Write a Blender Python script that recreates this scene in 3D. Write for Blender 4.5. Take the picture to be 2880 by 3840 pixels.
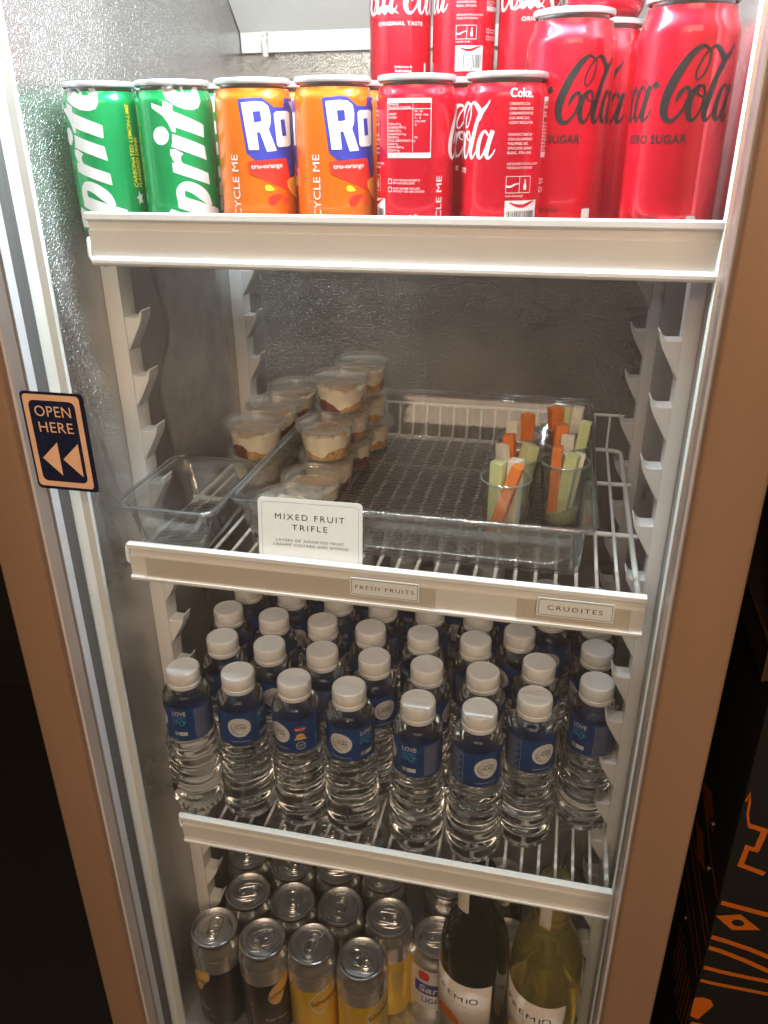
import bpy, bmesh, math, random
from mathutils import Vector, Matrix, Euler

sc = bpy.context.scene
for o in list(bpy.data.objects):
    bpy.data.objects.remove(o, do_unlink=True)
COL = sc.collection
PI = math.pi

# ------------------------------------------------------------------ camera
cam_d = bpy.data.cameras.new("Camera")
cam = bpy.data.objects.new("Camera", cam_d)
COL.objects.link(cam)
cam_d.sensor_fit = 'HORIZONTAL'
cam_d.sensor_width = 36.0
cam_d.lens = 37.233
cam_d.clip_start = 0.01
cam_d.clip_end = 50.0
CAM = Vector((0.12263, -0.52863, 0.08745))
_r = Vector((0.97571138, 0.21895237, -0.00686776))
_d = Vector((0.08813266, -0.42105892, -0.90274139))
_f = Vector((-0.2005491, 0.88020977, -0.43012883))
cam.matrix_world = Matrix(((_r.x, -_d.x, -_f.x, CAM.x), (_r.y, -_d.y, -_f.y, CAM.y),
                           (_r.z, -_d.z, -_f.z, CAM.z), (0, 0, 0, 1)))
sc.camera = cam

# ------------------------------------------------------------------ world, lamps, exposure
w = bpy.data.worlds.new("World"); sc.world = w; w.use_nodes = True
bg = w.node_tree.nodes["Background"]
bg.inputs[0].default_value = (0.9, 0.5, 0.28, 1); bg.inputs[1].default_value = 0.03

def area(name, loc, target, sx, sy, power, color):
    d = bpy.data.lights.new(name, 'AREA'); d.shape = 'RECTANGLE'; d.size = sx; d.size_y = sy
    d.energy = power; d.color = color
    o = bpy.data.objects.new(name, d); COL.objects.link(o); o.location = loc
    o.rotation_euler = (Vector(target) - Vector(loc)).to_track_quat('-Z', 'Y').to_euler()
    return o
# the cooler's own tube lamp behind the door header, an added fill for the strips, and the warm restaurant ceiling behind the viewer
area("cooler_tube_light", (-0.010, 0.0020, 0.368), (-0.010, 0.110, 0.0), 0.36, 0.040, 2.9, (0.86, 0.97, 1.0))
area("added_strip_fill", (-0.010, -0.0262, 0.262), (-0.010, -0.006, -0.4), 0.40, 0.005, 2.7, (0.82, 0.97, 1.0))  # added fill light inside the door top, brightens the strips; no lamp seen here
area("warm_ceiling_light", (0.30, -1.9, 0.98), (0.0, 0.0, -0.35), 1.6, 0.8, 20.0, (1.0, 0.73, 0.51))
rb = random.Random(5)
for i in range(16):
    d = bpy.data.lights.new("pendant_light", 'POINT'); d.energy = 3.6; d.color = (1.0, 0.68, 0.43)
    d.shadow_soft_size = 0.026
    o = bpy.data.objects.new("pendant_light", d); COL.objects.link(o)
    g = i % 4
    o.location = (-0.7 + 0.62*g + rb.uniform(-.12, .12), -2.1 + rb.uniform(-.3, .3), 0.56 + 0.17*(i//4) + rb.uniform(-.06, .06))

vs = sc.view_settings
vs.view_transform = 'Standard'; vs.look = 'None'; vs.exposure = 0.38; vs.gamma = 1.0
vs.use_curve_mapping = False
sc.render.engine = 'CYCLES'
cy = sc.cycles
cy.use_denoising = True
cy.use_adaptive_sampling = True; cy.adaptive_threshold = 0.045; cy.adaptive_min_samples = 16
cy.max_bounces = 20; cy.diffuse_bounces = 3; cy.glossy_bounces = 4
cy.transmission_bounces = 20; cy.transparent_max_bounces = 24
cy.sample_clamp_indirect = 6.0
cy.blur_glossy = 0.6
cy.caustics_reflective = True; cy.caustics_refractive = True

# ------------------------------------------------------------------ materials
MATS = {}
def nodes_of(name):
    m = bpy.data.materials.new(name); m.use_nodes = True
    nt = m.node_tree; MATS[name] = m
    return m, nt, nt.nodes, nt.links
def mat(name, color, metallic=0.0, rough=0.5, coat=0.0, sss=0.0, spec=0.5, noise=None, bump=None, trans=0.0, ior=1.45):
    m, nt, N, L = nodes_of(name)
    b = N["Principled BSDF"]
    b.inputs["Base Color"].default_value = (*color, 1)
    b.inputs["Metallic"].default_value = metallic
    b.inputs["Roughness"].default_value = rough
    b.inputs["Specular IOR Level"].default_value = spec
    b.inputs["Coat Weight"].default_value = coat
    b.inputs["Coat Roughness"].default_value = 0.08
    b.inputs["IOR"].default_value = ior
    b.inputs["Transmission Weight"].default_value = trans
    if sss:
        b.inputs["Subsurface Weight"].default_value = sss
        b.inputs["Subsurface Radius"].default_value = (0.004, 0.003, 0.002)
    if noise:
        scale, amt = noise[0], noise[1]
        tc = N.new("ShaderNodeTexCoord"); n = N.new("ShaderNodeTexNoise")
        n.inputs["Scale"].default_value = scale; n.inputs["Detail"].default_value = 5
        if len(noise) > 2:
            mp = N.new("ShaderNodeMapping"); mp.inputs["Scale"].default_value = noise[2]
            L.new(tc.outputs["Object"], mp.inputs[0]); L.new(mp.outputs[0], n.inputs["Vector"])
        else:
            L.new(tc.outputs["Object"], n.inputs["Vector"])
        r = N.new("ShaderNodeMapRange")
        r.inputs["From Min"].default_value = 0.3; r.inputs["From Max"].default_value = 0.7
        r.inputs["To Min"].default_value = 1 - amt; r.inputs["To Max"].default_value = 1 + amt
        L.new(n.outputs["Fac"], r.inputs["Value"])
        mx = N.new("ShaderNodeVectorMath"); mx.operation = 'SCALE'
        mx.inputs[0].default_value = color
        L.new(r.outputs[0], mx.inputs["Scale"]); L.new(mx.outputs[0], b.inputs["Base Color"])
        r2 = N.new("ShaderNodeMapRange"); r2.inputs["To Min"].default_value = rough*0.8; r2.inputs["To Max"].default_value = min(1, rough*1.25)
        L.new(n.outputs["Fac"], r2.inputs["Value"]); L.new(r2.outputs[0], b.inputs["Roughness"])
    if bump:
        tc = N.new("ShaderNodeTexCoord"); n = N.new("ShaderNodeTexNoise")
        n.inputs["Scale"].default_value = bump[0]; n.inputs["Detail"].default_value = 3
        L.new(tc.outputs["Object"], n.inputs["Vector"])
        bp = N.new("ShaderNodeBump"); bp.inputs["Distance"].default_value = bump[1]; bp.inputs["Strength"].default_value = 0.7
        L.new(n.outputs["Fac"], bp.inputs["Height"]); L.new(bp.outputs[0], b.inputs["Normal"])
    return m

def stucco_metal(name, color, rough, scale=330, depth=0.0007, metallic=0.85):
    m, nt, N, L = nodes_of(name); b = N["Principled BSDF"]
    b.inputs["Metallic"].default_value = metallic
    tc = N.new("ShaderNodeTexCoord")
    n = N.new("ShaderNodeTexNoise"); n.inputs["Scale"].default_value = scale; n.inputs["Detail"].default_value = 0.4
    n.inputs["Distortion"].default_value = 0.25
    L.new(tc.outputs["Object"], n.inputs["Vector"])
    s = N.new("ShaderNodeMath"); s.operation = 'SUBTRACT'; s.inputs[1].default_value = 0.5; L.new(n.outputs["Fac"], s.inputs[0])
    a = N.new("ShaderNodeMath"); a.operation = 'ABSOLUTE'; L.new(s.outputs[0], a.inputs[0])
    mr = N.new("ShaderNodeMapRange"); mr.interpolation_type = 'SMOOTHSTEP'
    mr.inputs["From Min"].default_value = 0.0; mr.inputs["From Max"].default_value = 0.055
    mr.inputs["To Min"].default_value = 1.0; mr.inputs["To Max"].default_value = 0.0
    L.new(a.outputs[0], mr.inputs["Value"])
    bp = N.new("ShaderNodeBump"); bp.inputs["Distance"].default_value = depth; bp.inputs["Strength"].default_value = 0.8
    L.new(mr.outputs[0], bp.inputs["Height"]); L.new(bp.outputs[0], b.inputs["Normal"])
    n2 = N.new("ShaderNodeTexNoise"); n2.inputs["Scale"].default_value = 9; n2.inputs["Detail"].default_value = 4
    L.new(tc.outputs["Object"], n2.inputs["Vector"])
    r2 = N.new("ShaderNodeMapRange"); r2.inputs["From Min"].default_value = .3; r2.inputs["From Max"].default_value = .7
    r2.inputs["To Min"].default_value = rough*0.75; r2.inputs["To Max"].default_value = rough*1.4
    L.new(n2.outputs["Fac"], r2.inputs["Value"]); L.new(r2.outputs[0], b.inputs["Roughness"])
    r3 = N.new("ShaderNodeMapRange"); r3.inputs["From Min"].default_value = .3; r3.inputs["From Max"].default_value = .7
    r3.inputs["To Min"].default_value = 0.85; r3.inputs["To Max"].default_value = 1.1
    L.new(n2.outputs["Fac"], r3.inputs["Value"])
    vm = N.new("ShaderNodeVectorMath"); vm.operation = 'SCALE'; vm.inputs[0].default_value = color
    L.new(r3.outputs[0], vm.inputs["Scale"]); L.new(vm.outputs[0], b.inputs["Base Color"])
    return m

def thin_clear(name, tint=(1, 1, 1), base=0.04, rough=0.0, haze=0.0, haze_col=(0.8, 0.8, 0.8), edge=0.0, haze_noise=False, ripple=None):
    """thin clear sheet: straight-through light, Schlick mirror on top, a little milky haze"""
    m, nt, N, L = nodes_of(name)
    N.remove(N["Principled BSDF"]); out = N["Material Output"]
    lw = N.new("ShaderNodeLayerWeight"); lw.inputs["Blend"].default_value = 0.5
    p = N.new("ShaderNodeMath"); p.operation = 'POWER'; p.inputs[1].default_value = 5; L.new(lw.outputs["Facing"], p.inputs[0])
    ma = N.new("ShaderNodeMath"); ma.operation = 'MULTIPLY_ADD'; ma.inputs[1].default_value = 1-base; ma.inputs[2].default_value = base
    L.new(p.outputs[0], ma.inputs[0])
    t = N.new("ShaderNodeBsdfTransparent"); t.inputs[0].default_value = (*tint, 1)
    if edge:
        p2 = N.new("ShaderNodeMath"); p2.operation = 'POWER'; p2.inputs[1].default_value = 2.2; L.new(lw.outputs["Facing"], p2.inputs[0])
        mxc = N.new("ShaderNodeMixRGB"); mxc.inputs[1].default_value = (*tint, 1)
        mxc.inputs[2].default_value = (*[c*(1-edge) for c in tint], 1)
        L.new(p2.outputs[0], mxc.inputs[0]); L.new(mxc.outputs[0], t.inputs[0])
    g = N.new("ShaderNodeBsdfGlossy"); g.inputs["Roughness"].default_value = rough
    g.inputs["Color"].default_value = (1, 1, 1, 1)
    if ripple:
        tc = N.new("ShaderNodeTexCoord"); n = N.new("ShaderNodeTexNoise"); n.inputs["Scale"].default_value = ripple[0]
        L.new(tc.outputs["Object"], n.inputs["Vector"])
        bp = N.new("ShaderNodeBump"); bp.inputs["Distance"].default_value = ripple[1]; bp.inputs["Strength"].default_value = 1
        L.new(n.outputs["Fac"], bp.inputs["Height"]); L.new(bp.outputs[0], g.inputs["Normal"])
    s1 = N.new("ShaderNodeMixShader"); L.new(ma.outputs[0], s1.inputs[0]); L.new(t.outputs[0], s1.inputs[1]); L.new(g.outputs[0], s1.inputs[2])
    last = s1
    if haze:
        d = N.new("ShaderNodeBsdfDiffuse"); d.inputs[0].default_value = (*haze_col, 1)
        tr = N.new("ShaderNodeBsdfTranslucent"); tr.inputs[0].default_value = (*haze_col, 1)
        md = N.new("ShaderNodeMixShader"); md.inputs[0].default_value = 0.4
        L.new(d.outputs[0], md.inputs[1]); L.new(tr.outputs[0], md.inputs[2])
        s2 = N.new("ShaderNodeMixShader"); s2.inputs[0].default_value = haze
        if haze_noise:
            tc = N.new("ShaderNodeTexCoord"); n = N.new("ShaderNodeTexNoise"); n.inputs["Scale"].default_value = 7; n.inputs["Detail"].default_value = 6
            n.inputs["Distortion"].default_value = 1.2
            L.new(tc.outputs["Object"], n.inputs["Vector"])
            mr = N.new("ShaderNodeMapRange"); mr.inputs["From Min"].default_value = .35; mr.inputs["From Max"].default_value = .7
            mr.inputs["To Min"].default_value = haze*0.5; mr.inputs["To Max"].default_value = haze*1.6
            L.new(n.outputs["Fac"], mr.inputs["Value"]); L.new(mr.outputs[0], s2.inputs[0])
        L.new(s1.outputs[0], s2.inputs[1]); L.new(md.outputs[0], s2.inputs[2]); last = s2
    L.new(last.outputs[0], out.inputs["Surface"])
    return m

stucco_metal("liner", (0.58, 0.57, 0.565), 0.34, depth=0.00042)
stucco_metal("liner_back", (0.55, 0.52, 0.49), 0.34, scale=300, depth=0.0006)
mat("white_plastic", (0.80, 0.80, 0.79), rough=0.38, noise=(14, 0.03))
mat("strip_plastic", (0.80, 0.79, 0.77), rough=0.32, noise=(10, 0.03))
mat("wire_white", (0.84, 0.84, 0.83), rough=0.30)
mat("flange_white", (0.78, 0.80, 0.79), rough=0.35, noise=(20, 0.04))
mat("gasket", (0.10, 0.097, 0.10), rough=0.55)
mat("spacer", (0.74, 0.73, 0.79), metallic=0.25, rough=0.42, noise=(30, 0.05))
mat("spacer_dot", (0.9, 0.9, 0.92), rough=0.5)
mat("frame_bronze", (0.33, 0.21, 0.138), metallic=0.25, rough=0.48, noise=(18, 0.05, (1, 1, 0.12)))
mat("dark_case", (0.012, 0.011, 0.011), rough=0.6)
mat("room_dark", (0.010, 0.009, 0.009), rough=0.9)
mat("screw_dark", (0.06, 0.055, 0.05), metallic=0.6, rough=0.4)
mat("alu", (0.84, 0.84, 0.85), metallic=1.0, rough=0.34, noise=(60, 0.04))
mat("alu_rim", (0.60, 0.60, 0.60), metallic=0.7, rough=0.36)
mat("can_red", (0.62, 0.007, 0.026), metallic=0.45, rough=0.26, coat=0.6)
mat("can_green", (0.008, 0.34, 0.10), metallic=0.45, rough=0.26, coat=0.6)
mat("can_orange", (0.80, 0.17, 0.010), metallic=0.4, rough=0.26, coat=0.6)
mat("can_black", (0.018, 0.018, 0.020), metallic=0.3, rough=0.28, coat=0.5)
mat("can_yellow", (0.88, 0.56, 0.03), metallic=0.45, rough=0.28, coat=0.4)
mat("can_silver", (0.80, 0.80, 0.79), metallic=0.9, rough=0.27)
mat("can_white", (0.72, 0.71, 0.70), metallic=0.3, rough=0.3)
mat("ink_white", (0.62, 0.62, 0.63), rough=0.35)
mat("ink_black", (0.014, 0.013, 0.014), rough=0.4)
mat("ink_grey", (0.30, 0.30, 0.31), rough=0.5)
mat("ink_yellow", (0.86, 0.66, 0.03), rough=0.4)
mat("ink_red", (0.62, 0.025, 0.015), rough=0.4)
mat("ink_blue", (0.030, 0.040, 0.30), rough=0.4)
mat("ink_cyan", (0.03, 0.34, 0.55), rough=0.4)
mat("ink_amber", (0.78, 0.45, 0.10), rough=0.4)
mat("ink_silver", (0.55, 0.54, 0.53), metallic=0.5, rough=0.4)
mat("ink_slice", (0.85, 0.42, 0.05), rough=0.4)
mat("label_blue", (0.008, 0.046, 0.19), rough=0.30, noise=(60, 0.25))
mat("cap_white", (0.82, 0.82, 0.82), rough=0.42, noise=(90, 0.02))
mat("paper_white", (0.82, 0.84, 0.83), rough=0.45)
mat("label_paper", (0.74, 0.66, 0.60), rough=0.6)
mat("tape", (0.70, 0.60, 0.48), rough=0.35)
mat("sticker_navy", (0.010, 0.014, 0.045), rough=0.45, noise=(200, 0.25))
mat("sticker_peach", (0.78, 0.50, 0.34), rough=0.5, noise=(80, 0.06))
mat("carrot", (0.80, 0.22, 0.045), rough=0.45, noise=(120, 0.18, (1, 1, 0.2)), bump=(400, 0.0003))
mat("cucumber", (0.62, 0.67, 0.34), rough=0.42, noise=(150, 0.14, (1, 1, 0.12)), bump=(300, 0.0003))
mat("jicama", (0.82, 0.77, 0.64), rough=0.5, noise=(140, 0.10), bump=(350, 0.0005))
mat("dip_green", (0.36, 0.37, 0.20), rough=0.6, noise=(700, 0.35), bump=(900, 0.0006))
mat("dip_beige", (0.60, 0.48, 0.34), rough=0.6, noise=(700, 0.3), bump=(900, 0.0006))
mat("cream", (0.90, 0.84, 0.70), rough=0.45, noise=(90, 0.08))
mat("sponge", (0.58, 0.34, 0.12), rough=0.7, noise=(260, 0.45), bump=(500, 0.0008))
mat("jelly", (0.16, 0.025, 0.012), rough=0.25, noise=(80, 0.3))
mat("crumb", (0.64, 0.43, 0.23), rough=0.8, noise=(420, 0.5), bump=(600, 0.0012))
mat("water", (0.97, 0.985, 0.99), rough=0.0, trans=1.0, ior=1.33)
thin_clear("drink_glass", tint=(0.95, 0.965, 0.955), base=0.09, rough=0.01, haze=0.035, haze_col=(0.8, 0.85, 0.82), edge=0.35)
thin_clear("glass_rim", tint=(0.80, 0.84, 0.82), base=0.25, rough=0.03, haze=0.12, haze_col=(0.8, 0.85, 0.83), edge=0.5)
mat("wine_dark", (0.006, 0.009, 0.004), rough=0.05, spec=0.6, coat=0.5)
mat("wine_white_glass", (0.97, 0.88, 0.32), rough=0.01, trans=0.93, ior=1.36)
mat("wine_capsule", (0.33, 0.26, 0.10), metallic=0.3, rough=0.4)
mat("pattern_orange", (0.50, 0.12, 0.010), rough=0.55)
mat("counter_brown", (0.045, 0.026, 0.015), rough=0.6, noise=(12, 0.2))
mat("brass_edge", (0.20, 0.11, 0.04), metallic=0.7, rough=0.4)
thin_clear("door_glass", tint=(0.985, 0.99, 0.99), base=0.035)
thin_clear("door_glass_misted", tint=(0.985, 0.99, 0.99), base=0.035, haze=0.016, haze_col=(0.9, 0.9, 0.9))
thin_clear("tray_clear", tint=(0.93, 0.94, 0.935), base=0.085, rough=0.05, haze=0.055, haze_col=(0.8, 0.82, 0.82), edge=0.65)
thin_clear("tray_rim", tint=(0.78, 0.79, 0.78), base=0.16, rough=0.05, haze=0.06, haze_col=(0.7, 0.72, 0.72), edge=0.8)
mat("tray_base", (0.80, 0.78, 0.75), rough=0.16, trans=1.0, ior=1.35, bump=(230, 0.0035))
thin_clear("cup_plastic", tint=(0.97, 0.96, 0.94), base=0.05, rough=0.10, haze=0.03, haze_col=(0.85, 0.84, 0.80))
thin_clear("lid_plastic", tint=(0.96, 0.96, 0.95), base=0.055, rough=0.14, haze=0.09, haze_col=(0.85, 0.85, 0.82))
thin_clear("film", tint=(0.96, 0.95, 0.93), base=0.05, rough=0.12, haze=0.10, haze_col=(0.85, 0.78, 0.68))

# ------------------------------------------------------------------ mesh helpers
def finish(me, smooth, angle=35):
    if smooth:
        me.polygons.foreach_set("use_smooth", [True]*len(me.polygons))
        try: me.set_sharp_from_angle(angle=math.radians(angle))
        except Exception: pass
    me.update()
def mk_mesh(name, verts, faces, mats, fm=None, smooth=True, angle=35):
    me = bpy.data.meshes.new(name); me.from_pydata([tuple(v) for v in verts], [], faces)
    for m in (mats if isinstance(mats, (list, tuple)) else [mats]): me.materials.append(MATS[m])
    if fm: me.polygons.foreach_set("material_index", fm)
    finish(me, smooth, angle); return me
def put(name, me, parent=None, loc=(0, 0, 0), rot=(0, 0, 0)):
    o = bpy.data.objects.new(name, me); COL.objects.link(o); o.location = loc; o.rotation_euler = rot
    if parent: o.parent = parent
    return o
def obj(name, verts, faces, mats, parent=None, loc=(0, 0, 0), rot=(0, 0, 0), **k):
    return put(name, mk_mesh(name, verts, faces, mats, **k), parent, loc, rot)
def tag(o, label, cat, group=None, kind=None):
    o["label"] = label
    if cat: o["category"] = cat
    if group: o["group"] = group
    if kind: o["kind"] = kind
    return o
def thing(name, label, cat, loc=(0, 0, 0), rz=0.0, group=None):
    o = bpy.data.objects.new(name, None); COL.objects.link(o); o.empty_display_size = 0.01
    o.location = loc; o.rotation_euler = (0, 0, rz)
    return tag(o, label, cat, group)

def lathe(profile, n=40, wob=None):
    V, F, seg = [], [], []
    rings = []
    for (r, z) in profile:
        if r < 1e-6:
            rings.append([len(V)]); V.append((0, 0, z))
        else:
            idx = []
            for i in range(n):
                a = 2*PI*i/n; rr, zz = (r, z) if wob is None else wob(r, z, a)
                idx.append(len(V)); V.append((rr*math.sin(a), -rr*math.cos(a), zz))
            rings.append(idx)
    for k in range(len(rings)-1):
        A, B = rings[k], rings[k+1]
        for i in range(n):
            j = (i+1) % n
            if len(A) == 1 and len(B) == 1: continue
            if len(A) == 1: F.append((A[0], B[j], B[i]))
            elif len(B) == 1: F.append((A[i], A[j], B[0]))
            else: F.append((A[i], A[j], B[j], B[i]))
            seg.append(k)
    return V, F, seg
def lathe_obj(name, profile, mats, parent=None, n=40, segmat=None, wob=None, angle=40, **k):
    V, F, seg = lathe(profile, n, wob)
    fm = [segmat(s) for s in seg] if segmat else None
    return obj(name, V, F, mats, parent, fm=fm, angle=angle, **k)

def box_mesh(name, sx, sy, sz, m, bevel=0.0, seg=2, taper=1.0, jit=0.0, rnd=None):
    bm = bmesh.new(); bmesh.ops.create_cube(bm, size=1)
    for v in bm.verts:
        v.co.x *= sx; v.co.y *= sy; v.co.z *= sz
        if v.co.z > 0: v.co.x *= taper; v.co.y *= taper
        if jit: v.co += Vector((rnd.uniform(-jit, jit), rnd.uniform(-jit, jit), rnd.uniform(-jit, jit)))
    if bevel: bmesh.ops.bevel(bm, geom=bm.edges[:], offset=bevel, segments=seg, affect='EDGES', profile=0.6)
    me = bpy.data.meshes.new(name); bm.to_mesh(me); bm.free(); me.materials.append(MATS[m]); finish(me, True, 40)
    return me
def box(name, x0, x1, y0, y1, z0, z1, m, parent=None, bevel=0.0, seg=2):
    me = box_mesh(name, x1-x0, y1-y0, z1-z0, m, bevel, seg)
    return put(name, me, parent, ((x0+x1)/2, (y0+y1)/2, (z0+z1)/2))
def prism(name, poly, axis, a, b, m, parent=None, smooth=True, angle=35, loc=(0, 0, 0)):
    """poly of 2-D points extruded along axis ('x': (y,z), 'y': (x,z), 'z': (x,y)) from a to b"""
    def P(p, t):
        return {'x': (t, p[0], p[1]), 'y': (p[0], t, p[1]), 'z': (p[0], p[1], t)}[axis]
    n = len(poly); V = [P(p, a) for p in poly] + [P(p, b) for p in poly]
    F = [tuple(range(n)), tuple(range(2*n-1, n-1, -1))] + [(i, i+n, (i+1) % n+n, (i+1) % n) for i in range(n)]
    bm = bmesh.new(); vs_ = [bm.verts.new(v) for v in V]
    for f in F: bm.faces.new([vs_[i] for i in f])
    bmesh.ops.recalc_face_normals(bm, faces=bm.faces[:])
    me = bpy.data.meshes.new(name); bm.to_mesh(me); bm.free(); me.materials.append(MATS[m]); finish(me, smooth, angle)
    return put(name, me, parent, loc)
def tube_data(path, r, n=8, closed=False):
    P = [Vector(p) for p in path]; m = len(P); V, F = [], []
    up = Vector((0.123, 0.31, 0.94)).normalized()
    for i in range(m):
        if closed: t = P[(i+1) % m]-P[i-1]
        else: t = P[min(i+1, m-1)]-P[max(i-1, 0)]
        t.normalize(); a = t.cross(up)
        if a.length < 1e-3: a = t.cross(Vector((1, 0, 0)))
        a.normalize(); b = t.cross(a)
        rr = r[i] if isinstance(r, (list, tuple)) else r
        for k in range(n):
            q = 2*PI*k/n; V.append(tuple(P[i]+a*(rr*math.cos(q))+b*(rr*math.sin(q))))
    for i in range(m if closed else m-1):
        for k in range(n):
            j = (i+1) % m; F.append((i*n+k, i*n+(k+1) % n, j*n+(k+1) % n, j*n+k))
    if not closed:
        F.append(tuple(range(n-1, -1, -1))); F.append(tuple((m-1)*n+k for k in range(n)))
    return V, F
def tube(name, path, r, m, parent=None, n=8, closed=False):
    V, F = tube_data(path, r, n, closed); return obj(name, V, F, m, parent, angle=60)
def round_path(pts, rad, closed=False, k=5):
    out = []; m = len(pts)
    for i, p in enumerate(pts):
        p = Vector(p)
        if not closed and i in (0, m-1): out.append(p); continue
        a = (Vector(pts[i-1])-p); b = (Vector(pts[(i+1) % m])-p)
        ra = min(rad, a.length*.45, b.length*.45); a = a.normalized()*ra; b = b.normalized()*ra
        for t in range(k+1):
            u = t/k; out.append(p+a*((1-u)**2)+b*(u*u))
    return out
def rrect(x0, x1, y0, y1, r, k=6):
    P = []
    for cx, cy_, a0 in ((x1-r, y1-r, 0), (x0+r, y1-r, PI/2), (x0+r, y0+r, PI), (x1-r, y0+r, 1.5*PI)):
        for i in range(k+1):
            a = a0+PI/2*i/k; P.append((cx+r*math.cos(a), cy_+r*math.sin(a)))
    return P
def ellipse(cx, cy_, rx, ry=None, n=28):
    ry = rx if ry is None else ry
    return [(cx+rx*math.cos(2*PI*i/n), cy_+ry*math.sin(2*PI*i/n)) for i in range(n)]

# ------------------------------------------------------------------ flat print: 2-D art that is laid on a sheet or round a can
_tcache = {}
def text2d(s, shear=0.0, bold=0.0, space=1.0):
    key = (s, shear, bold, space)
    if key in _tcache: return _tcache[key]
    c = bpy.data.curves.new("t", 'FONT'); c.body = s; c.shear = shear; c.offset = bold; c.space_character = space
    c.resolution_u = 3; c.size = 1.0
    o = bpy.data.objects.new("t", c); COL.objects.link(o)
    dg = bpy.context.evaluated_depsgraph_get(); me = bpy.data.meshes.new_from_object(o.evaluated_get(dg))
    V = [(v.co.x, v.co.y) for v in me.vertices]; F = [tuple(p.vertices) for p in me.polygons]
    bpy.data.objects.remove(o); bpy.data.curves.remove(c); bpy.data.meshes.remove(me)
    _tcache[key] = (V, F); return V, F
_hv = text2d("H")[0]
CAPH = max(v[1] for v in _hv)-min(v[1] for v in _hv)

class Art:
    def __init__(self): self.items = []          # (V2, F, layer)
    def poly(self, pts, layer=1):
        self.items.append((list(pts), [tuple(range(len(pts)))], layer)); return self
    def ring(self, outer, inner, layer=1):
        n = len(outer); V = list(outer)+list(inner)
        self.items.append((V, [(i, (i+1) % n, n+(i+1) % n, n+i) for i in range(n)], layer)); return self
    def rect(self, x0, x1, y0, y1, layer=1): return self.poly([(x0, y0), (x1, y0), (x1, y1), (x0, y1)], layer)
    def frame(self, x0, x1, y0, y1, t, r=0.001, layer=1):
        return self.ring(rrect(x0, x1, y0, y1, r), rrect(x0+t, x1-t, y0+t, y1-t, max(r-t, 1e-5)), layer)
    def text(self, s, x, y, h, align='C', rot=0.0, width=None, shear=0.0, bold=0.0, space=1.0, layer=1, sx=1.0, keep=None):
        V, F = text2d(s, shear, bold, space)
        if not V: return self
        x0 = min(v[0] for v in V); x1 = max(v[0] for v in V); k = h/CAPH
        kx = k*sx if width is None else width/(x1-x0)
        off = {'C': (x0+x1)/2, 'L': x0, 'R': x1}[align]
        ca, sa = math.cos(rot), math.sin(rot); W = []
        for v in V:
            a, b = (v[0]-off)*kx, v[1]*k
            W.append((x+a*ca-b*sa, y+a*sa+b*ca))
        self.items.append((W, F, layer)); return self
    def stroke(self, pts, layer=1, close=False, sub=5):
        P = [tuple(p) for p in pts]; n = len(P); S = []
        for i in range(n if close else n-1):
            p0 = P[i-1] if (i > 0 or close) else P[0]; p1 = P[i]; p2 = P[(i+1) % n]
            p3 = P[(i+2) % n] if (close or i+2 < n) else P[-1]
            for t in range(sub):
                u = t/sub
                S.append(tuple(0.5*((2*p1[c])+(-p0[c]+p2[c])*u+(2*p0[c]-5*p1[c]+4*p2[c]-p3[c])*u*u+(-p0[c]+3*p1[c]-3*p2[c]+p3[c])*u**3) for c in range(3)))
        if not close: S.append(P[-1])
        V, F = [], []; m = len(S)
        for i in range(m):
            a = S[i-1] if (i > 0 or close) else S[0]; b = S[(i+1) % m] if (i+1 < m or close) else S[-1]
            dx, dy = b[0]-a[0], b[1]-a[1]; l = math.hypot(dx, dy) or 1; w_ = max(S[i][2], 1e-5)/2
            V += [(S[i][0]-dy/l*w_, S[i][1]+dx/l*w_), (S[i][0]+dy/l*w_, S[i][1]-dx/l*w_)]
        for i in range(m if close else m-1):
            j = (i+1) % m; F.append((2*i, 2*i+1, 2*j+1, 2*j))
        self.items.append((V, F, layer)); return self
    def xf(self, fn):
        self.items = [([fn(v) for v in V], F, l) for V, F, l in self.items]; return self
    def mesh(self, name, m, fn, step=None, lift=0.00012, zclip=None, ycuts=()):
        """fn(x,y,lift) -> 3-D; step: cut into columns so that it can bend"""
        bm = bmesh.new()
        tmp = []
        for it, (V, F, l) in enumerate(self.items):
            b2 = bmesh.new(); vs_ = [b2.verts.new((v[0], v[1], 0)) for v in V]
            for f in F:
                try: b2.faces.new([vs_[i] for i in f])
                except ValueError: pass
            bmesh.ops.triangulate(b2, faces=[f for f in b2.faces if len(f.verts) > 4])
            if step:
                xs = [v[0] for v in V]; a = math.floor(min(xs)/step)+1
                while a*step < max(xs):
                    g = b2.verts[:]+b2.edges[:]+b2.faces[:]
                    bmesh.ops.bisect_plane(b2, geom=g, plane_co=(a*step, 0, 0), plane_no=(1, 0, 0)); a += 1
            ys = [v[1] for v in V]
            for yc in ycuts:
                if min(ys) < yc < max(ys):
                    g = b2.verts[:]+b2.edges[:]+b2.faces[:]
                    bmesh.ops.bisect_plane(b2, geom=g, plane_co=(0, yc, 0), plane_no=(0, 1, 0))
            if zclip:
                for zc, s in zclip:
                    g = b2.verts[:]+b2.edges[:]+b2.faces[:]
                    bmesh.ops.bisect_plane(b2, geom=g, plane_co=(0, zc, 0), plane_no=(0, s, 0), clear_outer=True)
            b2.normal_update()
            for f in b2.faces:
                if f.normal.z < 0: f.normal_flip()
            h = lift*(l+0.12*(it % 6))
            for v in b2.verts:
                v.co = Vector(fn(v.co.x, v.co.y, h))
            me = bpy.data.meshes.new("tmp"); b2.to_mesh(me); b2.free(); bm.from_mesh(me); bpy.data.meshes.remove(me)
        me = bpy.data.meshes.new(name); bm.to_mesh(me); bm.free(); me.materials.append(MATS[m]); finish(me, bool(step), 60)
        return me
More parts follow.
